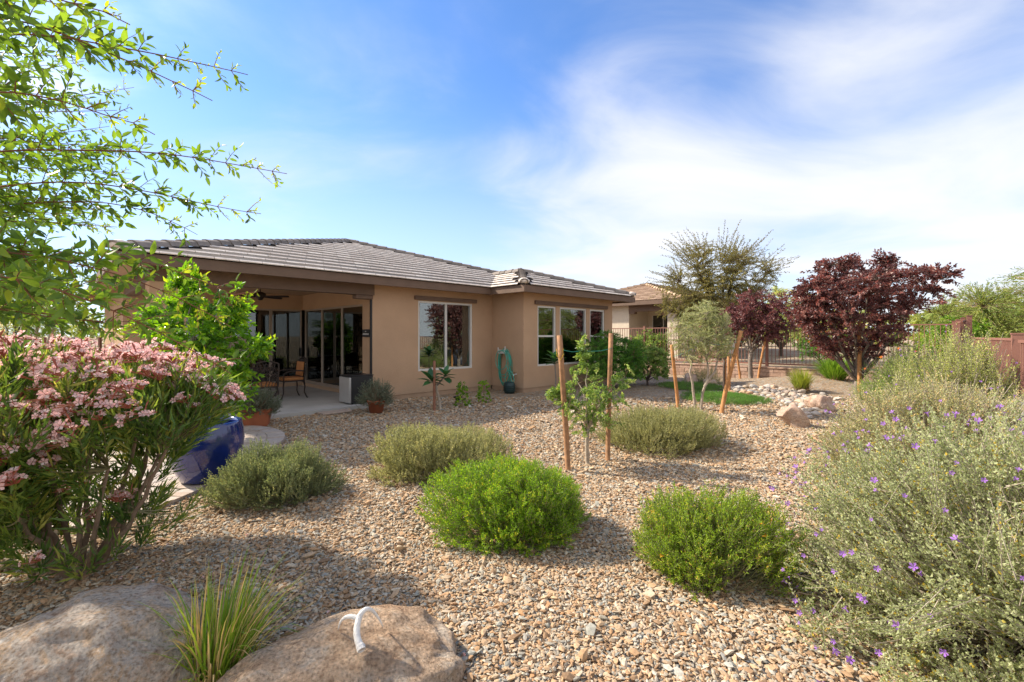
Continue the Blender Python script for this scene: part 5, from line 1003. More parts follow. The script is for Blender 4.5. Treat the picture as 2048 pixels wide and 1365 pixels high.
# ================================================================== trees beyond the fence
rng = np.random.default_rng(81); dx, dy = 9.3, 20.5
T = np.concatenate([ellipsoid_pts(rng, 1900, (dx, dy, 3.65), (2.3, 2.0, 2.0), 0.38, amp=0.16), ellipsoid_pts(rng, 260, (dx - 1.35, dy, 2.75), (1.3, 1.1, 0.7), 0.5)])
dt_ = tree('desert_tree', 'tall olive-brown desert tree with wispy shoots beyond the fence', (dx, dy, 0.45), (dx, dy, 1.6), T, 18, dict(n=24, ll=0.075, lw=0.034, len=(0.45, 0.9), ang=0.8), (M['l_desert'], M['bark_dark'], M['twig']), 82, 0.12, limb_r=0.06, twig_r=0.008)
k = 170; d = dome_dirs(rng, k, 0.02); B = d * np.array([1.9, 1.7, 1.75]) + np.array([0, 0, 3.2]); D = unit(d * np.array([1, 1, 0.8]) + np.array([0, 0, 0.25]) + rng.normal(0, 0.2, (k, 3))); A = Acc(); S = Acc()
sprigs(A, rng, B, D, rng.uniform(0.7, 1.65, k), 26, 0.085, 0.04, 0.7, 0, 0.05, -0.12, None, S, 0.007); A.build('wispy_leaves', M['l_desert'], dt_); S.build('wispy_shoots', M['twig'], dt_)
def feathery(name, label, c, r, z0, n, mat, seed, ll=0.16, lw=0.035, nl=16, sl=(0.6, 1.1), curve=-0.15):
    rng = np.random.default_rng(seed); T = ellipsoid_pts(rng, n, c, r, 0.35, zcut=-0.7, amp=0.16)
    return tree(name, label, (c[0], c[1], z0), (c[0], c[1], z0 + max(0.4, (c[2] - r[2] - z0) * 0.8)), T, 12, dict(n=nl, ll=ll, lw=lw, len=sl, ang=0.6, curve=curve), (mat, M['bark_dark'], M['twig']), seed + 1, 0.10, limb_r=0.05, twig_r=0.007)
feathery('mesquite_tree', 'feathery pale green tree beyond the right-hand fence', (16.6, 14.6, 1.95), (3.1, 2.6, 1.75), 0, 1500, M['l_mesquite'], 91, 0.12, 0.028, 20)
feathery('mesquite_tree', 'feathery tree at the right frame edge behind the sage', (14.8, 10.5, 1.9), (2.3, 2.0, 1.7), 0, 700, M['l_mesquite'], 93, 0.10, 0.025, 18)
feathery('mesquite_tree', 'small hazy green tree between the two purple plum trees', (14.5, 24.5, 2.6), (1.8, 1.6, 1.9), 0.45, 420, M['l_sage_far'], 95, 0.15, 0.05, 14)
feathery('leafy_shrub', 'lime green bush behind the fence right of the large plum', (13.3, 13.6, 1.25), (0.95, 0.8, 1.05), 0, 360, M['l_lime'], 97, 0.12, 0.03, 14, (0.3, 0.6))
# shrubs round the house corner and on the terrace
def leafy(name, label, c, r, n, mat, seed, ll, lw, nl=16, z0=None, ln=(0.18, 0.34), cat='shrub', zcut=-0.75):
    rng = np.random.default_rng(seed); z0 = gzf(c[0], c[1]) if z0 is None else z0; T = ellipsoid_pts(rng, n, c, r, 0.33, zcut=zcut, amp=0.10)
    return tree(name, label, (c[0], c[1], z0), (c[0], c[1], z0 + 0.15), T, 10, dict(n=nl, ll=ll, lw=lw, len=ln, ang=0.8), (mat, M['bark_dark'], M['twig']), seed + 1, 0.03, cat, limb_r=0.02, twig_r=0.004)
leafy('green_bush', 'dense dark green bush under the window at the house corner', (3.05, 13.55, 0.86), (0.98, 0.8, 0.84), 820, M['l_shrub'], 101, 0.075, 0.022, 24)
leafy('green_bush', 'lighter green bush right of the dense bush at the house corner', (4.25, 14.3, 0.70), (0.72, 0.6, 0.66), 380, M['l_sap'], 103, 0.075, 0.036, 16)
leafy('green_bush', 'small twiggy bush in front of the neighbouring patio', (5.9, 19.4, 1.15), (0.95, 0.8, 0.65), 260, M['l_sap'], 105, 0.085, 0.04, 12, 0.45)
leafy('flowering_bush', 'orange-flowered bush beyond the fence between the plum trees', (11.9, 17.6, 1.15), (0.95, 0.8, 0.75), 300, M['l_shrub'], 107, 0.10, 0.03, 14, 0.45)
ofl = bpy.data.objects['flowering_bush']; rng = np.random.default_rng(9)
for kk in range(22): d = dome_dirs(rng, 1, -0.2)[0]; d[1] = -abs(d[1]); put(fo, 'flower', ofl, d * np.array([0.95, 0.8, 0.75]) + np.array([0, 0, 0.70]), d, rng.uniform(0.8, 1.5))
mound('dry_shrub', 'small dry yellowish shrub behind the thin stakes', 'shrub', (6.15, 14.6, 0), 0.55, 0.5, 0.48, 520, 0.22, 12, 0.03, 0.009, 0.6, M['l_khaki'], 16, litter=False)
grass_clump('ornamental_grass', 'yellow-green ornamental grass clump behind the small pink boulders', (7.85, 12.35, 0.05), 520, 0.72, 0.36, 0.012, M['l_grass_y'], 1, droop=0.35)
grass_clump('ornamental_grass', 'bigger green ornamental grass beside the large plum tree', (9.75, 13.75, 0.15), 900, 0.95, 0.60, 0.017, M['l_grass_g'], 2, droop=0.5)
grass_clump('foreground_grass', 'green and straw grass tuft between the two foreground boulders', (-1.33, 2.06, gzf(-1.33, 2.06)), 400, 0.56, 0.30, 0.0078, M['l_grass'], 3, straw=0.40, lean=(0.05, 0.03), droop=0.8)
# ================================================================== boulders, cobbles, antler
boulder('boulder', 'broad grey and rust granite boulder in the left foreground corner', (-1.84, 1.97, -0.02), (0.50, 0.38, 0.285), R(8), M['rock_grey'], 4, facet=0.10, sink=0.28, fine=0.045)
rb = boulder('boulder', 'long tan boulder carrying the white antler in the foreground', (-0.74, 1.98, -0.02), (0.60, 0.29, 0.20), R(24), M['rock'], 9, facet=0.13, sink=0.30, fine=0.045, shear=(0.04, 0.10))
boulder('boulder', 'larger pinkish upright boulder in the middle distance', (4.85, 7.95, 0), (0.30, 0.27, 0.27), R(-25), M['rock_pink'], 12, sub=4, facet=0.2, sink=0.25, rough=0.3, shear=(-0.35, 0.0))
boulder('boulder', 'smaller pointed tan boulder behind the pinkish upright one', (6.45, 9.55, 0), (0.34, 0.26, 0.24), R(15), M['rock_pink'], 15, sub=4, facet=0.22, sink=0.25, rough=0.3)
boulder('boulder', 'small brown rock behind the olive tree stems', (5.62, 14.3, 0), (0.26, 0.2, 0.28), R(0), M['rock_pink'], 17, sub=4, facet=0.2, sink=0.25, rough=0.3)
boulder('boulder', 'small pale rock next to the brown rock behind the olive tree', (6.1, 14.0, 0), (0.28, 0.2, 0.2), R(20), M['rock'], 18, sub=4, facet=0.2, sink=0.25, rough=0.3)
boulder('boulder', 'low round boulder seen through the picket fence', (9.9, 22.5, 0.45), (0.85, 0.6, 0.5), 0, M['rock_pink'], 19, sub=4, sink=0.3)
bed = poly_sheet('dry_stream_bed', [(6.0, 13.3), (7.2, 13.4), (8.0, 12.6), (8.1, 11.2), (7.0, 9.9), (6.2, 9.0), (5.6, 8.5), (5.3, 8.9), (6.0, 10.2), (6.3, 11.5), (5.9, 12.4)], 0.012, M['gravel'])
cob = []
for k in range(5):
    rng = np.random.default_rng(200 + k); v, f = ICO[2]; v = v * (1 + rng.normal(0, 0.06, (len(v), 1)))
    for _ in range(5): n = unit(rng.normal(0, 1, 3)); d = v @ n; v = v - np.maximum(0, d - rng.uniform(0.6, 0.85))[:, None] * n * 0.9
    A = Acc(); A.add(v * np.array([1, 0.75, 0.5]), f); cob.append(A.mesh('cobble', M['cobble']))
rng = np.random.default_rng(12); BP = [(v.co.x, v.co.y) for v in bed.data.vertices]; n = 0
while n < 290:
    x, y = rng.uniform(5.2, 8.2), rng.uniform(8.4, 13.5)
    if not inside(BP, x, y): continue
    o = link('cobble', cob[n % 5], bed); s = rng.uniform(0.035, 0.09) if rng.random() < 0.85 else rng.uniform(0.10, 0.15); o.scale = (s, s, s); o.location = (x, y, gzf(x, y) + s * 0.25); o.rotation_euler = (rng.normal(0, 0.2), rng.normal(0, 0.2), rng.uniform(0, 6.28)); n += 1
def surf_z(obj, x, y):
    mw = Matrix.LocRotScale(obj.location, obj.rotation_euler, None); v = np.array([(mw @ q.co)[:] for q in obj.data.vertices]); d = np.hypot(v[:, 0] - x, v[:, 1] - y); i = np.argsort(d)[:12]; return float(v[i, 2].max())
zr = surf_z(rb, -0.655, 1.96)
an = empty('antler', (-0.655, 1.955, zr), 0, 'white forked antler resting on the tan foreground boulder', 'antler')
tl_, tr_ = surf_z(rb, -0.775, 2.03) - zr, surf_z(rb, -0.595, 2.09) - zr
A = Acc(); A.tube(np.concatenate([bez(np.array([0.012, -0.02, 0.022]), np.array([-0.035, 0.02, 0.06]), np.array([-0.02, 0.065, 0.105]), 9), bez(np.array([-0.02, 0.065, 0.105]), np.array([0.01, 0.105, 0.16]), np.array([0.062, 0.135, tr_ + 0.006]), 14)[1:]]), np.concatenate([np.linspace(0.0155, 0.0135, 9), np.linspace(0.0125, 0.003, 13)]), 12)
A.tube(bez(np.array([-0.022, 0.06, 0.095]), np.array([-0.105, 0.065, 0.125]), np.array([-0.12, 0.075, tl_ + 0.004]), 12), np.linspace(0.012, 0.003, 12), 10); A.build('beam', M['white'], an, True)
A = Acc(); A.tube([(0.0185, -0.028, 0.016), (0.012, -0.020, 0.022), (0.004, -0.012, 0.028)], [0.017, 0.0195, 0.016], 14); A.build('burr', M['antler_base'], an, True)
#PART4
# ================================================================== pots and plants by the patio
bp = empty('blue_pot', (-3.22, 4.80, 0.052), 0, 'large glossy cobalt blue glazed pot on the paver terrace', 'pot')
Acc().lathe([(0.0, 0.0), (0.20, 0.0), (0.235, 0.02), (0.295, 0.15), (0.335, 0.30), (0.345, 0.42), (0.335, 0.52), (0.32, 0.575), (0.315, 0.60), (0.30, 0.61), (0.28, 0.60), (0.278, 0.56), (0.285, 0.45)], 48).build('body', M['blue'], bp, True)
Acc().lathe([(0.0, 0.475), (0.285, 0.47)], 30).build('soil', M['soil'], bp)
def potted(label, x, y, z, w0, w1, h, plant, square, seed, pl):
    e = empty('terracotta_pot', (x, y, z), R(20), label, 'pot'); A = Acc()
    if square:
        def ring(w, zz): return [(-w, -w * 0.8, zz), (w, -w * 0.8, zz), (w, w * 0.8, zz), (-w, w * 0.8, zz)]
        P = [ring(w0, 0), ring(w1 * 0.95, h * 0.8), ring(w1 * 1.0, h * 0.8), ring(w1 * 1.03, h), ring(w1 * 0.93, h), ring(w1 * 0.88, h * 0.8)]
        f = [(4 * i + j, 4 * i + (j + 1) % 4, 4 * i + 4 + (j + 1) % 4, 4 * i + 4 + j) for i in range(5) for j in range(4)]; A.add([q for p in P for q in p], f); bevel(A.build('body', M['terracotta'], e), 0.012)
        Acc().box(-w1 * 0.9, w1 * 0.9, -w1 * 0.72, w1 * 0.72, h * 0.7, h * 0.82).build('soil', M['soil'], e)
    else:
        A.lathe([(0, 0), (w0, 0), (w1 * 0.93, h * 0.78), (w1, h * 0.78), (w1 * 1.03, h), (w1 * 0.92, h), (w1 * 0.86, h * 0.8)], 32); A.build('body', M['terracotta'], e, True); Acc().lathe([(0, h * 0.82), (w1 * 0.88, h * 0.8)], 24).build('soil', M['soil'], e)
    rng = np.random.default_rng(seed); p = empty('potted_shrub', (x, y, z + h * 0.8), 0, pl, 'plant'); A = Acc(); S = Acc(); n = 520; rx, rz = plant
    d = dome_dirs(rng, n, -0.25); Ls = rng.uniform(0.10, 0.2, n); tip = d * np.array([rx, rx * 0.9, rz]) * rng.uniform(0.4, 1.05, (n, 1)) ** 0.6 + np.array([0, 0, rz * 0.15]); D = unit(d + np.array([0, 0, 0.35]) + rng.normal(0, 0.25, (n, 3))); B = tip - D * Ls[:, None]
    sprigs(A, rng, B, D, Ls, 16, 0.032, 0.008, 0.65, 0, 0.05, 0.1, None, S, 0.002); k = 40; tt = dome_dirs(rng, k, 0.0) * np.array([rx, rx, rz]) * 0.8; t = np.linspace(0, 1, 4)[None, :, None]; twigs(S, rng.normal(0, 0.03, (k, 1, 3)) * (1 - t) + tt[:, None] * t, 0.005)
    A.build('foliage', M['l_grey_pot'], p); S.build('stems', M['twig'], p)
M['l_grey_pot'] = mat_leaf('leaf_pot_grey', [(0.0, (0.07, 0.10, 0.06)), (0.5, (0.14, 0.18, 0.115)), (1.0, (0.23, 0.27, 0.19))], 0.2, 0.6, (1.2, 1.2, 0.9))
potted('rectangular terracotta pot at the patio slab edge', -4.38, 7.82, 0.02, 0.17, 0.225, 0.30, (0.42, 0.40), True, 5, 'grey-green bushy plant in the rectangular terracotta pot')
potted('round terracotta pot by the mini fridge', -2.76, 9.25, 0.0, 0.13, 0.18, 0.26, (0.42, 0.42), False, 6, 'grey-green bushy plant in the round terracotta pot by the fridge')
# stepping stone at the slab edge
o = bevel(Acc().box(-0.30, 0.30, -0.14, 0.14, 0, 0.035).build('stepping_stone', M['paver']), 0.01); x, y = st2w(3.95, 8.98); o.location = (x, y, 0.012); o.rotation_euler = (0, 0, R(45)); tag(o, 'flat tan stepping stone at the patio slab edge', 'paving stone')
# ------------------------------------------------------------------ plumeria with large single leaves
pm = empty('plumeria', (-1.57, 9.60, 0), 0, 'young plumeria with big leaves and pale trunk by the window wall', 'plant')
Acc().tube([(0.06, 0, -0.02), (0.04, 0, 0.2), (-0.02, 0, 0.42), (-0.02, 0, 0.52)], [0.03, 0.028, 0.025, 0.024], 9).build('trunk', M['bark_pale'], pm, True)
Acc().tube([(-0.02, 0, 0.50), (0.08, 0.0, 0.62), (0.16, 0, 0.72)], [0.02, 0.018, 0.014], 8).tube([(-0.02, 0, 0.50), (-0.08, 0.02, 0.58), (-0.14, 0, 0.62)], [0.02, 0.016, 0.012], 8).build('branch', M['bark'], pm, True)
def big_leaf(L, W, drop=0.18, nseg=7, name='leaf', mat='l_plumeria'):
    t = np.linspace(0, 1, nseg); w = W / 2 * np.sin(np.clip(t * 0.97 + 0.03, 0, 1) ** 0.8 * math.pi) ** 0.75; w[-1] = 0.001; w[0] = 0.003; v = []
    for a, b in zip(t, w): z = -drop * L * a ** 2; v += [(-b, a * L, z + b * 0.35), (0, a * L, z), (b, a * L, z + b * 0.35)]
    f = []
    for i in range(nseg - 1): k = 3 * i; f += [(k, k + 1, k + 4, k + 3), (k + 1, k + 2, k + 5, k + 4)]
    A = Acc(); A.add(v, f); return A.mesh(name, M[mat], True)
pl = big_leaf(0.29, 0.125); rng = np.random.default_rng(3)
for tipc, n in (((0.16, 0, 0.73), 14), ((-0.14, 0, 0.62), 12)):
    for k in range(n):
        o = link('leaf', pl, pm); a = k * 2.4 + rng.uniform(-0.2, 0.2); el = 0.95 - 1.25 * k / n; s = rng.uniform(0.75, 1.15); o.location = Vector(tipc) + Vector((0, 0, 0.03 - 0.008 * k)); o.rotation_euler = (el, rng.normal(0, 0.15), a); o.scale = (s, s, s)
stk = stake('short dark stake tied to the plumeria', (-1.62, 9.48, 0), (-1.62, 9.50, 1.04), 0.028, M['bark_red'])
# large-leaf plant behind the sapling, below the wing window
lm = empty('broadleaf_plant', (1.05, 11.2, 0), 0, 'broad-leaved plant below the wing window behind the sapling', 'plant'); Acc().tube([(0, 0, -0.02), (0.03, 0, 0.5), (0, 0, 0.95)], [0.02, 0.018, 0.012], 7).build('trunk', M['bark'], lm, True)
for k in range(16):
    o = link('leaf', pl, lm); o.location = (0, 0, 0.85 + 0.012 * k); o.rotation_euler = (0.9 - 1.3 * (16 - k) / 16 * 0.6, 0, k * 2.4); s = rng.uniform(0.9, 1.25); o.scale = (s, s, s)
for x, y, h, n, sd_, lab in ((-1.10, 10.08, 0.52, 70, 3, 'left of two small green shrubs below the window'), (-0.66, 10.62, 0.48, 62, 4, 'right yellower one of two small shrubs below the window')):
    rng = np.random.default_rng(sd_); e = empty('small_shrub', (x, y, 0), 0, lab, 'shrub'); A = Acc(); S = Acc(); z = rng.random(n) ** 1.3 * h; a = rng.uniform(0, 6.28, n); r = 0.13 * (1 - 0.7 * z / h) * np.sqrt(rng.random(n)) + 0.02
    P = np.stack([r * np.cos(a), r * np.sin(a), z], -1); D = unit(np.stack([np.cos(a), np.sin(a), rng.uniform(0.1, 0.7, n)], -1)); sprigs(A, rng, P, D, 0.045, 5, 0.05, 0.042, 0.8, 0, 0.2, 0, rng.random(n)); A.build('foliage', M['l_lime'] if sd_ == 4 else M['l_citrus2'] if 'l_citrus2' in M else M['l_lime'], e)
    S.tube([(0, 0, 0), (0.01, 0, h * 0.5), (0, 0, h * 0.95)], 0.006, 6); S.build('stem', M['twig'], e)
lt = empty('landscape_light', (-1.30, 10.9, 0), 0.4, 'small black landscape light on the gravel by the wall', 'light'); Acc().lathe([(0, 0.0), (0.05, 0), (0.06, 0.06), (0.11, 0.085), (0.10, 0.11), (0, 0.13)], 18).build('housing', M['black'], lt, True); Acc().box(-0.01, 0.01, -0.01, 0.01, -0.06, 0.02).build('spike', M['black'], lt)
# ------------------------------------------------------------------ citrus-like shrub in front of the patio
rng = np.random.default_rng(111); c = (-4.55, 6.55)
T = np.concatenate([ellipsoid_pts(rng, 400, (c[0], c[1], 1.30), (0.86, 0.75, 0.95), 0.35, amp=0.14), ellipsoid_pts(rng, 40, (c[0] - 0.15, c[1], 2.15), (0.28, 0.3, 0.45), 0.6), ellipsoid_pts(rng, 16, (c[0] + 0.68, c[1], 1.95), (0.12, 0.12, 0.45), 0.7), ellipsoid_pts(rng, 12, (c[0] + 0.95, c[1], 1.40), (0.24, 0.15, 0.08), 0.7)])
tree('citrus_shrub', 'tall glossy lime-green shrub in front of the patio opening', (c[0], c[1], 0.03), (c[0], c[1], 0.35), T, 13, dict(n=16, ll=0.092, lw=0.050, len=(0.2, 0.38), ang=0.8), (M['l_citrus'], M['bark'], M['twig']), 112, 0.035, 'shrub', limb_r=0.022, twig_r=0.004)
# ------------------------------------------------------------------ pink oleander
def oleander():
    rng = np.random.default_rng(121); bx_, by_ = -2.86, 3.02; e = empty('oleander', (bx_, by_, gzf(bx_, by_)), 0, 'big oleander bush covered in pink flower clusters at left', 'shrub')
    n = 1000; lf = lumps(rng, amp=0.10); d = dome_dirs(rng, n, -0.30); d[:n // 4, 2] = np.abs(d[:n // 4, 2]); rad = lf(d) * rng.uniform(0.30, 1.0, n) ** 0.42
    tip = d * np.array([0.98, 0.85, 0.68]) * rad[:, None] + np.array([0.10, 0.0, 0.80]); low = tip[:, 2] < 0.28; tip[low, 2] = rng.uniform(0.2, 0.5, low.sum())
    extra = np.array([(0.45, 0.12, 1.40), (0.50, 0.08, 1.33), (0.40, 0.1, 1.32), (0.66, 0.15, 0.36), (0.60, 0.25, 0.40), (0.55, 0.1, 0.30), (-0.55, -0.25, 0.33), (-0.62, -0.1, 0.4), (0.25, -0.35, 0.28), (0.35, -0.25, 0.22)]); tip = tip[~((tip[:, 2] < 1.02) & (tip[:, 0] > 0.38 + 0.6 * np.maximum(0, tip[:, 2] - 0.74)))]; lo_ = np.stack([rng.uniform(-0.95, 0.36, 320), rng.uniform(-0.45, 0.45, 320), rng.uniform(0.22, 0.82, 320)], -1); lo_ = lo_[np.hypot(lo_[:, 0], lo_[:, 1]) > 0.22]; tip = np.concatenate([tip, extra, lo_]); n = len(tip)
    W = Acc(); st = []
    for k in range(13):
        a = k * 2.4 + 0.4; r = 0.25 + 0.45 * ((k * 7) % 13) / 13; top = np.array([r * math.cos(a) + 0.08, r * math.sin(a) * 0.85, 0.62 + 0.35 * rng.random()]); b = np.array([0.07 * math.cos(a), 0.07 * math.sin(a), -0.05]); mid = b * 0.4 + top * 0.55 + np.array([0, 0, -0.14]); p = bez(b, mid, top, 10); p[1:-1] += rng.normal(0, 0.010, (8, 3))
        W.tube(p, np.linspace(0.021, 0.009, 10), 7, cap=False); st.append(p[3:])
    W.build('trunk', M['bark_ole'], e, True); smp = np.concatenate(st)
    dd = np.linalg.norm(tip[:, None] - smp[None], axis=2) + 0.5 * np.maximum(0, smp[None, :, 2] - tip[:, None, 2]); B = smp[dd.argmin(1)]; t = np.linspace(0, 1, 5)[None, :, None]; cp = (B + tip) / 2 + rng.normal(0, 0.03, (n, 3)) - np.array([0, 0, 0.03])
    S = Acc(); twigs(S, (1 - t) ** 2 * B[:, None] + 2 * t * (1 - t) * cp[:, None] + t * t * tip[:, None], np.linspace(0.007, 0.003, 5)); S.build('twigs', M['twig_ole'], e)
    D = unit(tip - cp + np.array([0, 0, 0.10])); A = Acc(); Ls = np.clip(np.linalg.norm(tip - B, axis=1), 0.14, 0.24)
    sprigs(A, rng, tip - D * Ls[:, None], D, Ls, 22, 0.115, 0.0155, 0.70, 0, 0.08, 0.0, None, None, fold=0.3); A.build('foliage', M['l_oleander'], e)
    # flower clusters: five-petalled flowers, buds and reddish stalks
    cl = []
    for v_ in range(4):
        F = Acc(); rg = np.random.default_rng(v_ + 5)
        for q in range(8):
            c = rg.normal(0, 1, 3) * np.array([0.028, 0.028, 0.014]) + np.array([0, 0, 0.03]); ax = unit(c * np.array([1, 1, 0.6]) + np.array([0, 0, 0.02]) + rg.normal(0, 0.012, 3)); e1, e2 = frame(ax[None]); e1, e2 = e1[0], e2[0]; r = rg.uniform(0.014, 0.021); ph = rg.uniform(0, 6)
            for k in range(5):
                a = ph + k * 1.2566; u = lambda an, rr, hh: c + rr * r * (math.cos(an) * e1 + math.sin(an) * e2) + ax * hh * r
                F.add([u(a, 0.05, 0), u(a - 0.5, 0.8, 0.28), u(a, 1.05, 0.22), u(a + 0.5, 0.8, 0.28)], [(0, 1, 2, 3)], rg.uniform(0.1, 1), 0)
            F.tube([c * 0.1, c], [0.0016, 0.003], 4, 1, cap=False)
        for q in range(4): c = rg.normal(0, 1, 3) * np.array([0.03, 0.03, 0.02]) + np.array([0, 0, 0.02]); F.tube([c * 0.2, c, c * 1.25], [0.001, 0.004, 0.001], 4, 1, cap=False, cv=rg.random())
        cl.append(F.mesh('flower_cluster', [M['f_pink'], M['f_bud']]))
    up = np.where((tip[:, 2] > 0.78))[0]; lowr = np.where((tip[:, 2] < 0.78) & (tip[:, 1] < 0.1))[0]; ch = np.concatenate([rng.permutation(up[(tip[up, 2] > 0.80) & ((tip[up, 1] < 0.22) | (tip[up, 2] > 1.22))])[:278], rng.permutation(lowr)[:20]])
    for i in ch:
        o = put(cl[i % 4], 'flower_cluster', e, tip[i] + D[i] * 0.045 + np.array([0.0, -0.015, 0.015]), D[i] + np.array([-0.15, -0.2, 0.9]) * 0.8, rng.uniform(0.9, 1.5))
    return e
M['bark_ole'] = mat_basic('oleander_bark', (0.24, 0.165, 0.115), 0.85, var=0.2, nscale=25, bump=0.3); M['twig_ole'] = mat_basic('oleander_twig', (0.19, 0.17, 0.08), 0.85)
oleander()
# ------------------------------------------------------------------ foreground tree at upper left
def fore_tree():
    rng = np.random.default_rng(131); base = Vector((-3.15, 1.95, 0)); e = empty('foreground_tree', base, 0, 'arching tree with small oval leaves reaching in from the upper left', 'tree')
    def W_(u, v, Y): return np.array(at(u, v, Y) - base)
    paths = [  # (list of photo directions and distances along the branch)
        [(0, 16, 1.10), (116, 67, 1.16), (197, 95, 1.22), (267, 127, 1.28), (352, 165, 1.36), (425, 202, 1.42)],
        [(42, 56, 1.25), (148, 83, 1.32), (246, 93, 1.40), (334, 114, 1.48), (415, 130, 1.55), (496, 150, 1.62)],
        [(0, 169, 1.05), (105, 197, 1.12), (176, 218, 1.2), (253, 239, 1.26), (310, 270, 1.3)],
        [(0, 299, 1.40), (158, 301, 1.50), (281, 302, 1.58), (352, 309, 1.64), (457, 327, 1.70), (574, 348, 1.78)],
        [(0, 373, 1.50), (141, 359, 1.6), (246, 374, 1.68), (352, 394, 1.76), (440, 417, 1.82), (522, 428, 1.88)],
        [(35, 408, 1.6), (141, 401, 1.7), (264, 408, 1.8), (340, 440, 1.86), (395, 470, 1.9)],
        [(0, 500, 1.15), (150, 505, 1.25), (235, 508, 1.3), (341, 536, 1.38), (410, 563, 1.44), (500, 606, 1.5)],
        [(0, 498, 1.15), (150, 525, 1.2), (239, 546, 1.25), (341, 587, 1.32), (410, 621, 1.38), (462, 655, 1.42)],
        [(0, 545, 1.05), (150, 587, 1.12), (252, 631, 1.18), (341, 676, 1.24), (403, 710, 1.28), (462, 748, 1.32)],
        [(0, 615, 1.5), (100, 638, 1.6), (200, 645, 1.7), (290, 643, 1.8)],
        [(0, -40, 0.92), (90, -10, 0.98), (190, 15, 1.04), (260, 50, 1.1)],
    ]
    br = [[W_(*p) for p in pts] for pts in paths]
    for k in range(38):                                   # more boughs filling the left of the crown, farther back
        Yd = rng.uniform(1.5, 2.9); v0 = rng.uniform(90, 620); ln = rng.uniform(120, 330) * (1.0 if v0 > 200 else 0.8); drop = rng.uniform(-25, 55) + (v0 - 330) * 0.10
        br.append([W_(-60 + ln * q * 1.15, v0 + drop * q ** 1.5, Yd * (1 + 0.08 * q)) for q in (0, 0.33, 0.66, 1.0)])
    Wd = Acc(); Tk = Acc(); Tk.tube([(0, 0, -0.05), (0.03, -0.02, 0.5), (0.0, 0, 1.1), (-0.03, 0.02, 1.7), (0.02, 0, 2.4), (0, 0, 3.0)], [0.075, 0.065, 0.055, 0.045, 0.032, 0.018], 10); Tk.build('trunk', M['bark'], e, True)
    leaves = []
    for bi, pts in enumerate(br):
        p0 = pts[0]; z0 = max(0.6, min(2.9, p0[2] - 0.12)); start = np.array([0.0, 0.0, z0]); P = np.array([start, start * 0.45 + p0 * 0.55 + (0, 0, 0.05)] + pts)
        # smooth resample
        s = np.r_[0, np.cumsum(np.linalg.norm(np.diff(P, axis=0), axis=1))]; q = np.linspace(0, s[-1], max(14, int(s[-1] / 0.05))); Q = np.stack([np.interp(q, s, P[:, i]) for i in range(3)], -1)
        K = np.ones(5) / 5; Qs = Q.copy()
        for i in range(3): Qs[2:-2, i] = np.convolve(Q[:, i], K, 'valid')
        Wd.tube(Qs, np.linspace(0.0062 if bi < 11 else 0.005, 0.0012, len(Qs)), 6, cap=False)
        d = unit(np.gradient(Qs, axis=0)); L = s[-1]
        # side shoots with leaves
        ns = int(L / (0.030 if bi < 11 else 0.042))
        for k in range(ns):
            f = 0.30 + 0.70 * (k + rng.random()) / ns if bi < 11 else 0.35 + 0.65 * (k + rng.random()) / ns
            i = min(len(Qs) - 2, int(f * (len(Qs) - 1))); c = Qs[i]; dv = d[i]; e1, e2 = frame(dv[None]); az = k * 2.4 + rng.normal(0, 0.5); rad = math.cos(az) * e1[0] + math.sin(az) * e2[0]
            sd_ = unit(dv * 0.55 + rad * 0.8 + rng.normal(0, 0.15, 3)); sl = rng.uniform(0.04, 0.13) * (1.15 - 0.55 * f); nl = rng.integers(5, 9)
            Wd.tube([c, c + sd_ * sl * 0.55 + rad * 0.004, c + sd_ * sl], [0.0016, 0.0012, 0.0007], 4, cap=False)
            young = f > 0.93 and rng.random() < 0.7
            for j in range(nl):
                g = (j + 1) / nl; pos = c + sd_ * sl * g; a2 = j * 2.6 + rng.uniform(0, 1); f1, f2 = frame(sd_[None]); rr = math.cos(a2) * f1[0] + math.sin(a2) * f2[0]; ldir = unit(sd_ * 0.7 + rr * 0.75 + rng.normal(0, 0.2, 3) + np.array([0, 0, -0.08]))
                sz = rng.uniform(0.026, 0.050) * (0.6 if young else 1.0) * (1.0 if f < 0.9 else 0.75); leaves.append((pos, ldir, unit(rng.normal(0, 1, 3) + np.array([0, 0, 0.8])), sz, 1.0 if young else min(0.97, max(0, rng.normal(0.42, 0.24)))))
    Wd.build('branches', M['bark_red'], e, True)
    bw = np.array(base); app = []
    for i, lv in enumerate(leaves):
        p = lv[0] + bw; u = U0 + p[0] / max(p[1], 0.1) * FPX; v = V0 - (p[2] - CAM_H) / max(p[1], 0.1) * FPX
        app.append(lv[3] / max(p[1], 0.2) if (-20 < u < 2048 and -20 < v < 1365 and p[1] > 0.2) else 0)
    order = np.argsort(-np.array(app)); lm_ = big_leaf(1.0, 0.36, 0.16, 6, 'leaf', 'l_tree_o')
    for i in order[:300]:
        p, dd, nn, sz, cv = leaves[i]; S = unit(np.cross(dd, nn)); U = np.cross(S, dd); o = link('leaf', lm_, e)
        o.matrix_local = Matrix(((S[0] * sz, dd[0] * sz, U[0] * sz, p[0]), (S[1] * sz, dd[1] * sz, U[1] * sz, p[1]), (S[2] * sz, dd[2] * sz, U[2] * sz, p[2]), (0, 0, 0, 1)))
    R_ = Acc(); idx = order[300:]; arr = [np.array([leaves[i][k] for i in idx]) for k in range(5)]
    P, Dv, Nn, Sz, Cv = arr; S = unit(np.cross(Dv, Nn)); U = np.cross(S, Dv); n = len(P); z = Sz[:, None]
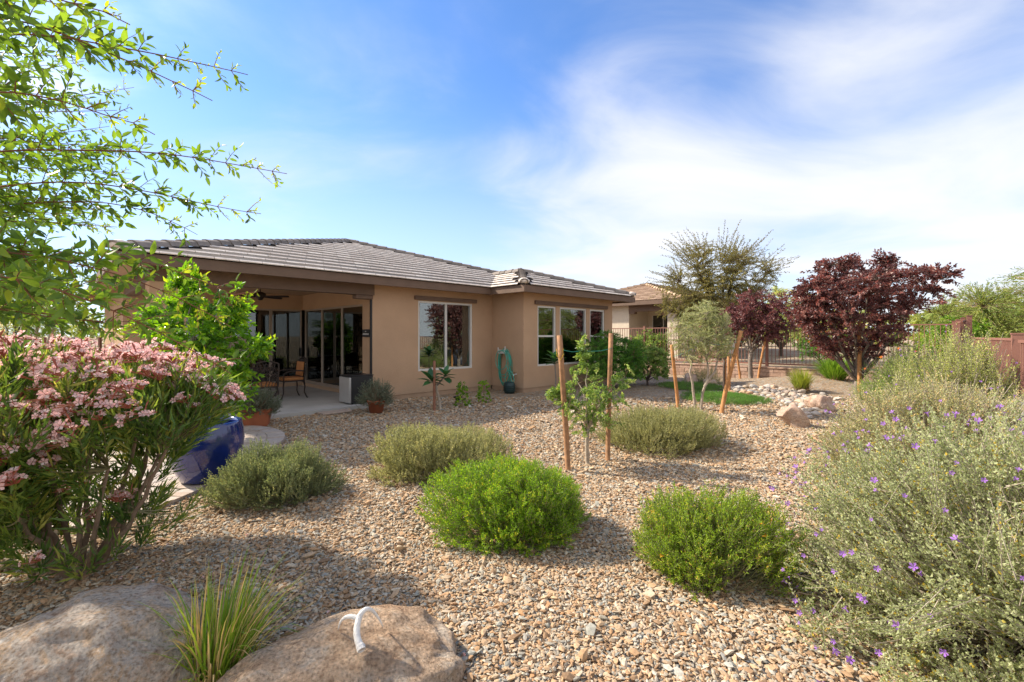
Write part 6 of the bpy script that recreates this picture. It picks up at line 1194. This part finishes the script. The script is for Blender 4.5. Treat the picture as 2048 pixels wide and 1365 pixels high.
    v = np.stack([P, P + Dv * z * 0.32 + S * z * 0.185 + U * z * 0.07, P + Dv * z * 0.72 + S * z * 0.15 + U * z * 0.0, P + Dv * z - U * z * 0.14, P + Dv * z * 0.72 - S * z * 0.15, P + Dv * z * 0.32 - S * z * 0.185 + U * z * 0.07, P + Dv * z * 0.5 - U * z * 0.04], 1)
    b = np.arange(n)[:, None] * 7; f = np.concatenate([b + np.array([[0, 6, 2, 1]]), b + np.array([[6, 3, 2, 2]])[:, :4], ], 0)
    q = np.concatenate([b + np.array([[0, 1, 2, 6]]), b + np.array([[0, 6, 4, 5]])]); tr = np.concatenate([b + np.array([[6, 2, 3]]), b + np.array([[6, 3, 4]])])
    R_.add(v.reshape(-1, 3), q, np.repeat(Cv, 7)); R_.f.append((tr, 0)); tag(R_.build('smaller_leaves', M['l_tree'], e, True), kind='stuff')
fore_tree()
# ================================================================== far left background
feathery('mesquite_tree', 'pale green feathery tree beyond the low wall at far left', (-19.5, 27, 2.9), (4.2, 2.6, 2.3), 0, 900, M['l_mesquite'], 141, 0.20, 0.05, 14)
feathery('mesquite_tree', 'feathery tree behind the oleander at the left frame edge', (-27, 24.5, 2.8), (3.6, 2.6, 2.4), 0, 600, M['l_mesquite'], 143, 0.20, 0.05, 14)
rng = np.random.default_rng(145); lx, ly = -13.6, 12.9
T = ellipsoid_pts(rng, 260, (lx, ly, 2.6), (1.2, 1.0, 0.9), 0.45)
tree('crooked_tree', 'small tree with crooked pale trunks behind the oleander', (lx, ly, 0), (lx, ly, 1.0), T, 8, dict(n=16, ll=0.08, lw=0.03, len=(0.3, 0.5)), (M['l_sap'], M['bark_pale'], M['bark']), 146, 0.06, stems=[[(lx, ly, -0.05), (lx - 0.1, ly, 0.7), (lx - 0.3, ly, 1.3), (lx - 0.25, ly, 1.9)], [(lx, ly, -0.05), (lx + 0.1, ly, 0.8), (lx + 0.05, ly, 1.3), (lx + 0.2, ly, 2.0)], [(lx + 0.05, ly, 0.5), (lx + 0.4, ly, 1.1), (lx + 0.6, ly, 1.8)]], limb_r=0.03)
leafy('flowering_bush', 'bush with bright orange flowers behind the satellite dish', (-14.9, 17.9, 0.75), (1.0, 0.7, 0.6), 240, M['l_shrub'], 151, 0.10, 0.05, 12)
lb = [o for o in bpy.data.objects if o.name.startswith('flowering_bush')][-1]; rng = np.random.default_rng(10)
for kk in range(30): d = dome_dirs(rng, 1, -0.1)[0]; d[1] = -abs(d[1]); put(fo, 'flower', lb, d * np.array([1.0, 0.7, 0.6]) + np.array([0, 0, 0.75]), d, rng.uniform(0.9, 1.7))
ds = empty('satellite_dish', (-13.9, 14.6, 0), 0, 'grey satellite dish behind the pink oleander', 'satellite dish'); Acc().tube([(0, 0, -0.1), (0, 0, 0.95)], 0.03, 8).build('mast', M['dish'], ds); o = Acc().lathe([(0, 0.0), (0.2, 0.02), (0.4, 0.08), (0.52, 0.14), (0.52, 0.155), (0.4, 0.095), (0, 0.015)], 30).build('reflector', M['dish'], ds, True); o.location = (0, -0.05, 1.1); o.rotation_euler = (R(62), R(15), 0); o.scale = (1, 0.72, 1)
stake('orange stake standing in front of the satellite dish', (-12.0, 11.9, 0), (-12.0, 11.9, 1.62), 0.05, M['stake'])
pp = bevel(Acc().box(-0.09, 0.09, -0.09, 0.09, -0.1, 1.75).box(-0.11, 0.11, -0.11, 0.11, 1.75, 1.80).build('wall_post', M['fence']), 0.008); pp.location = (-12.9, 16.5, 0); tag(pp, 'square brown post at the end of the low tan wall', 'post')
leafy('hedge_shrub', 'reddish-leaved shrub at the left frame edge behind the oleander', (-13.2, 11.3, 1.1), (0.9, 0.7, 1.1), 260, M['l_sage_dry'], 153, 0.09, 0.04, 12)
# distant trees round the horizon
k = 0
for x, y, r, h in ((-60, 70, 9, 4.5), (-42, 60, 8, 5), (-75, 55, 9, 5), (14, 52, 6, 4.2), (24, 48, 6, 4.5), (36, 50, 7, 4.5), (48, 46, 8, 5), (60, 48, 8, 5.2), (31, 30, 4, 3.6)):
    feathery('distant_tree', ['grey-green tree on the far left skyline', 'distant tree left of the patio house', 'low distant tree at the left edge', 'distant tree behind the neighbouring house', 'distant tree behind the desert tree', 'distant tree behind the smaller plum tree', 'distant tree behind the large plum tree', 'distant tree at the far right skyline', 'mid-distance green tree behind the large plum crown'][k], (x, y, h * 0.5), (r, r * 0.6, h * 0.55), 0, 300, M['l_sage_far'] if k % 2 else M['l_mesquite'], 300 + 2 * k, 0.5, 0.22, 12, (1.0, 1.8)); k += 1
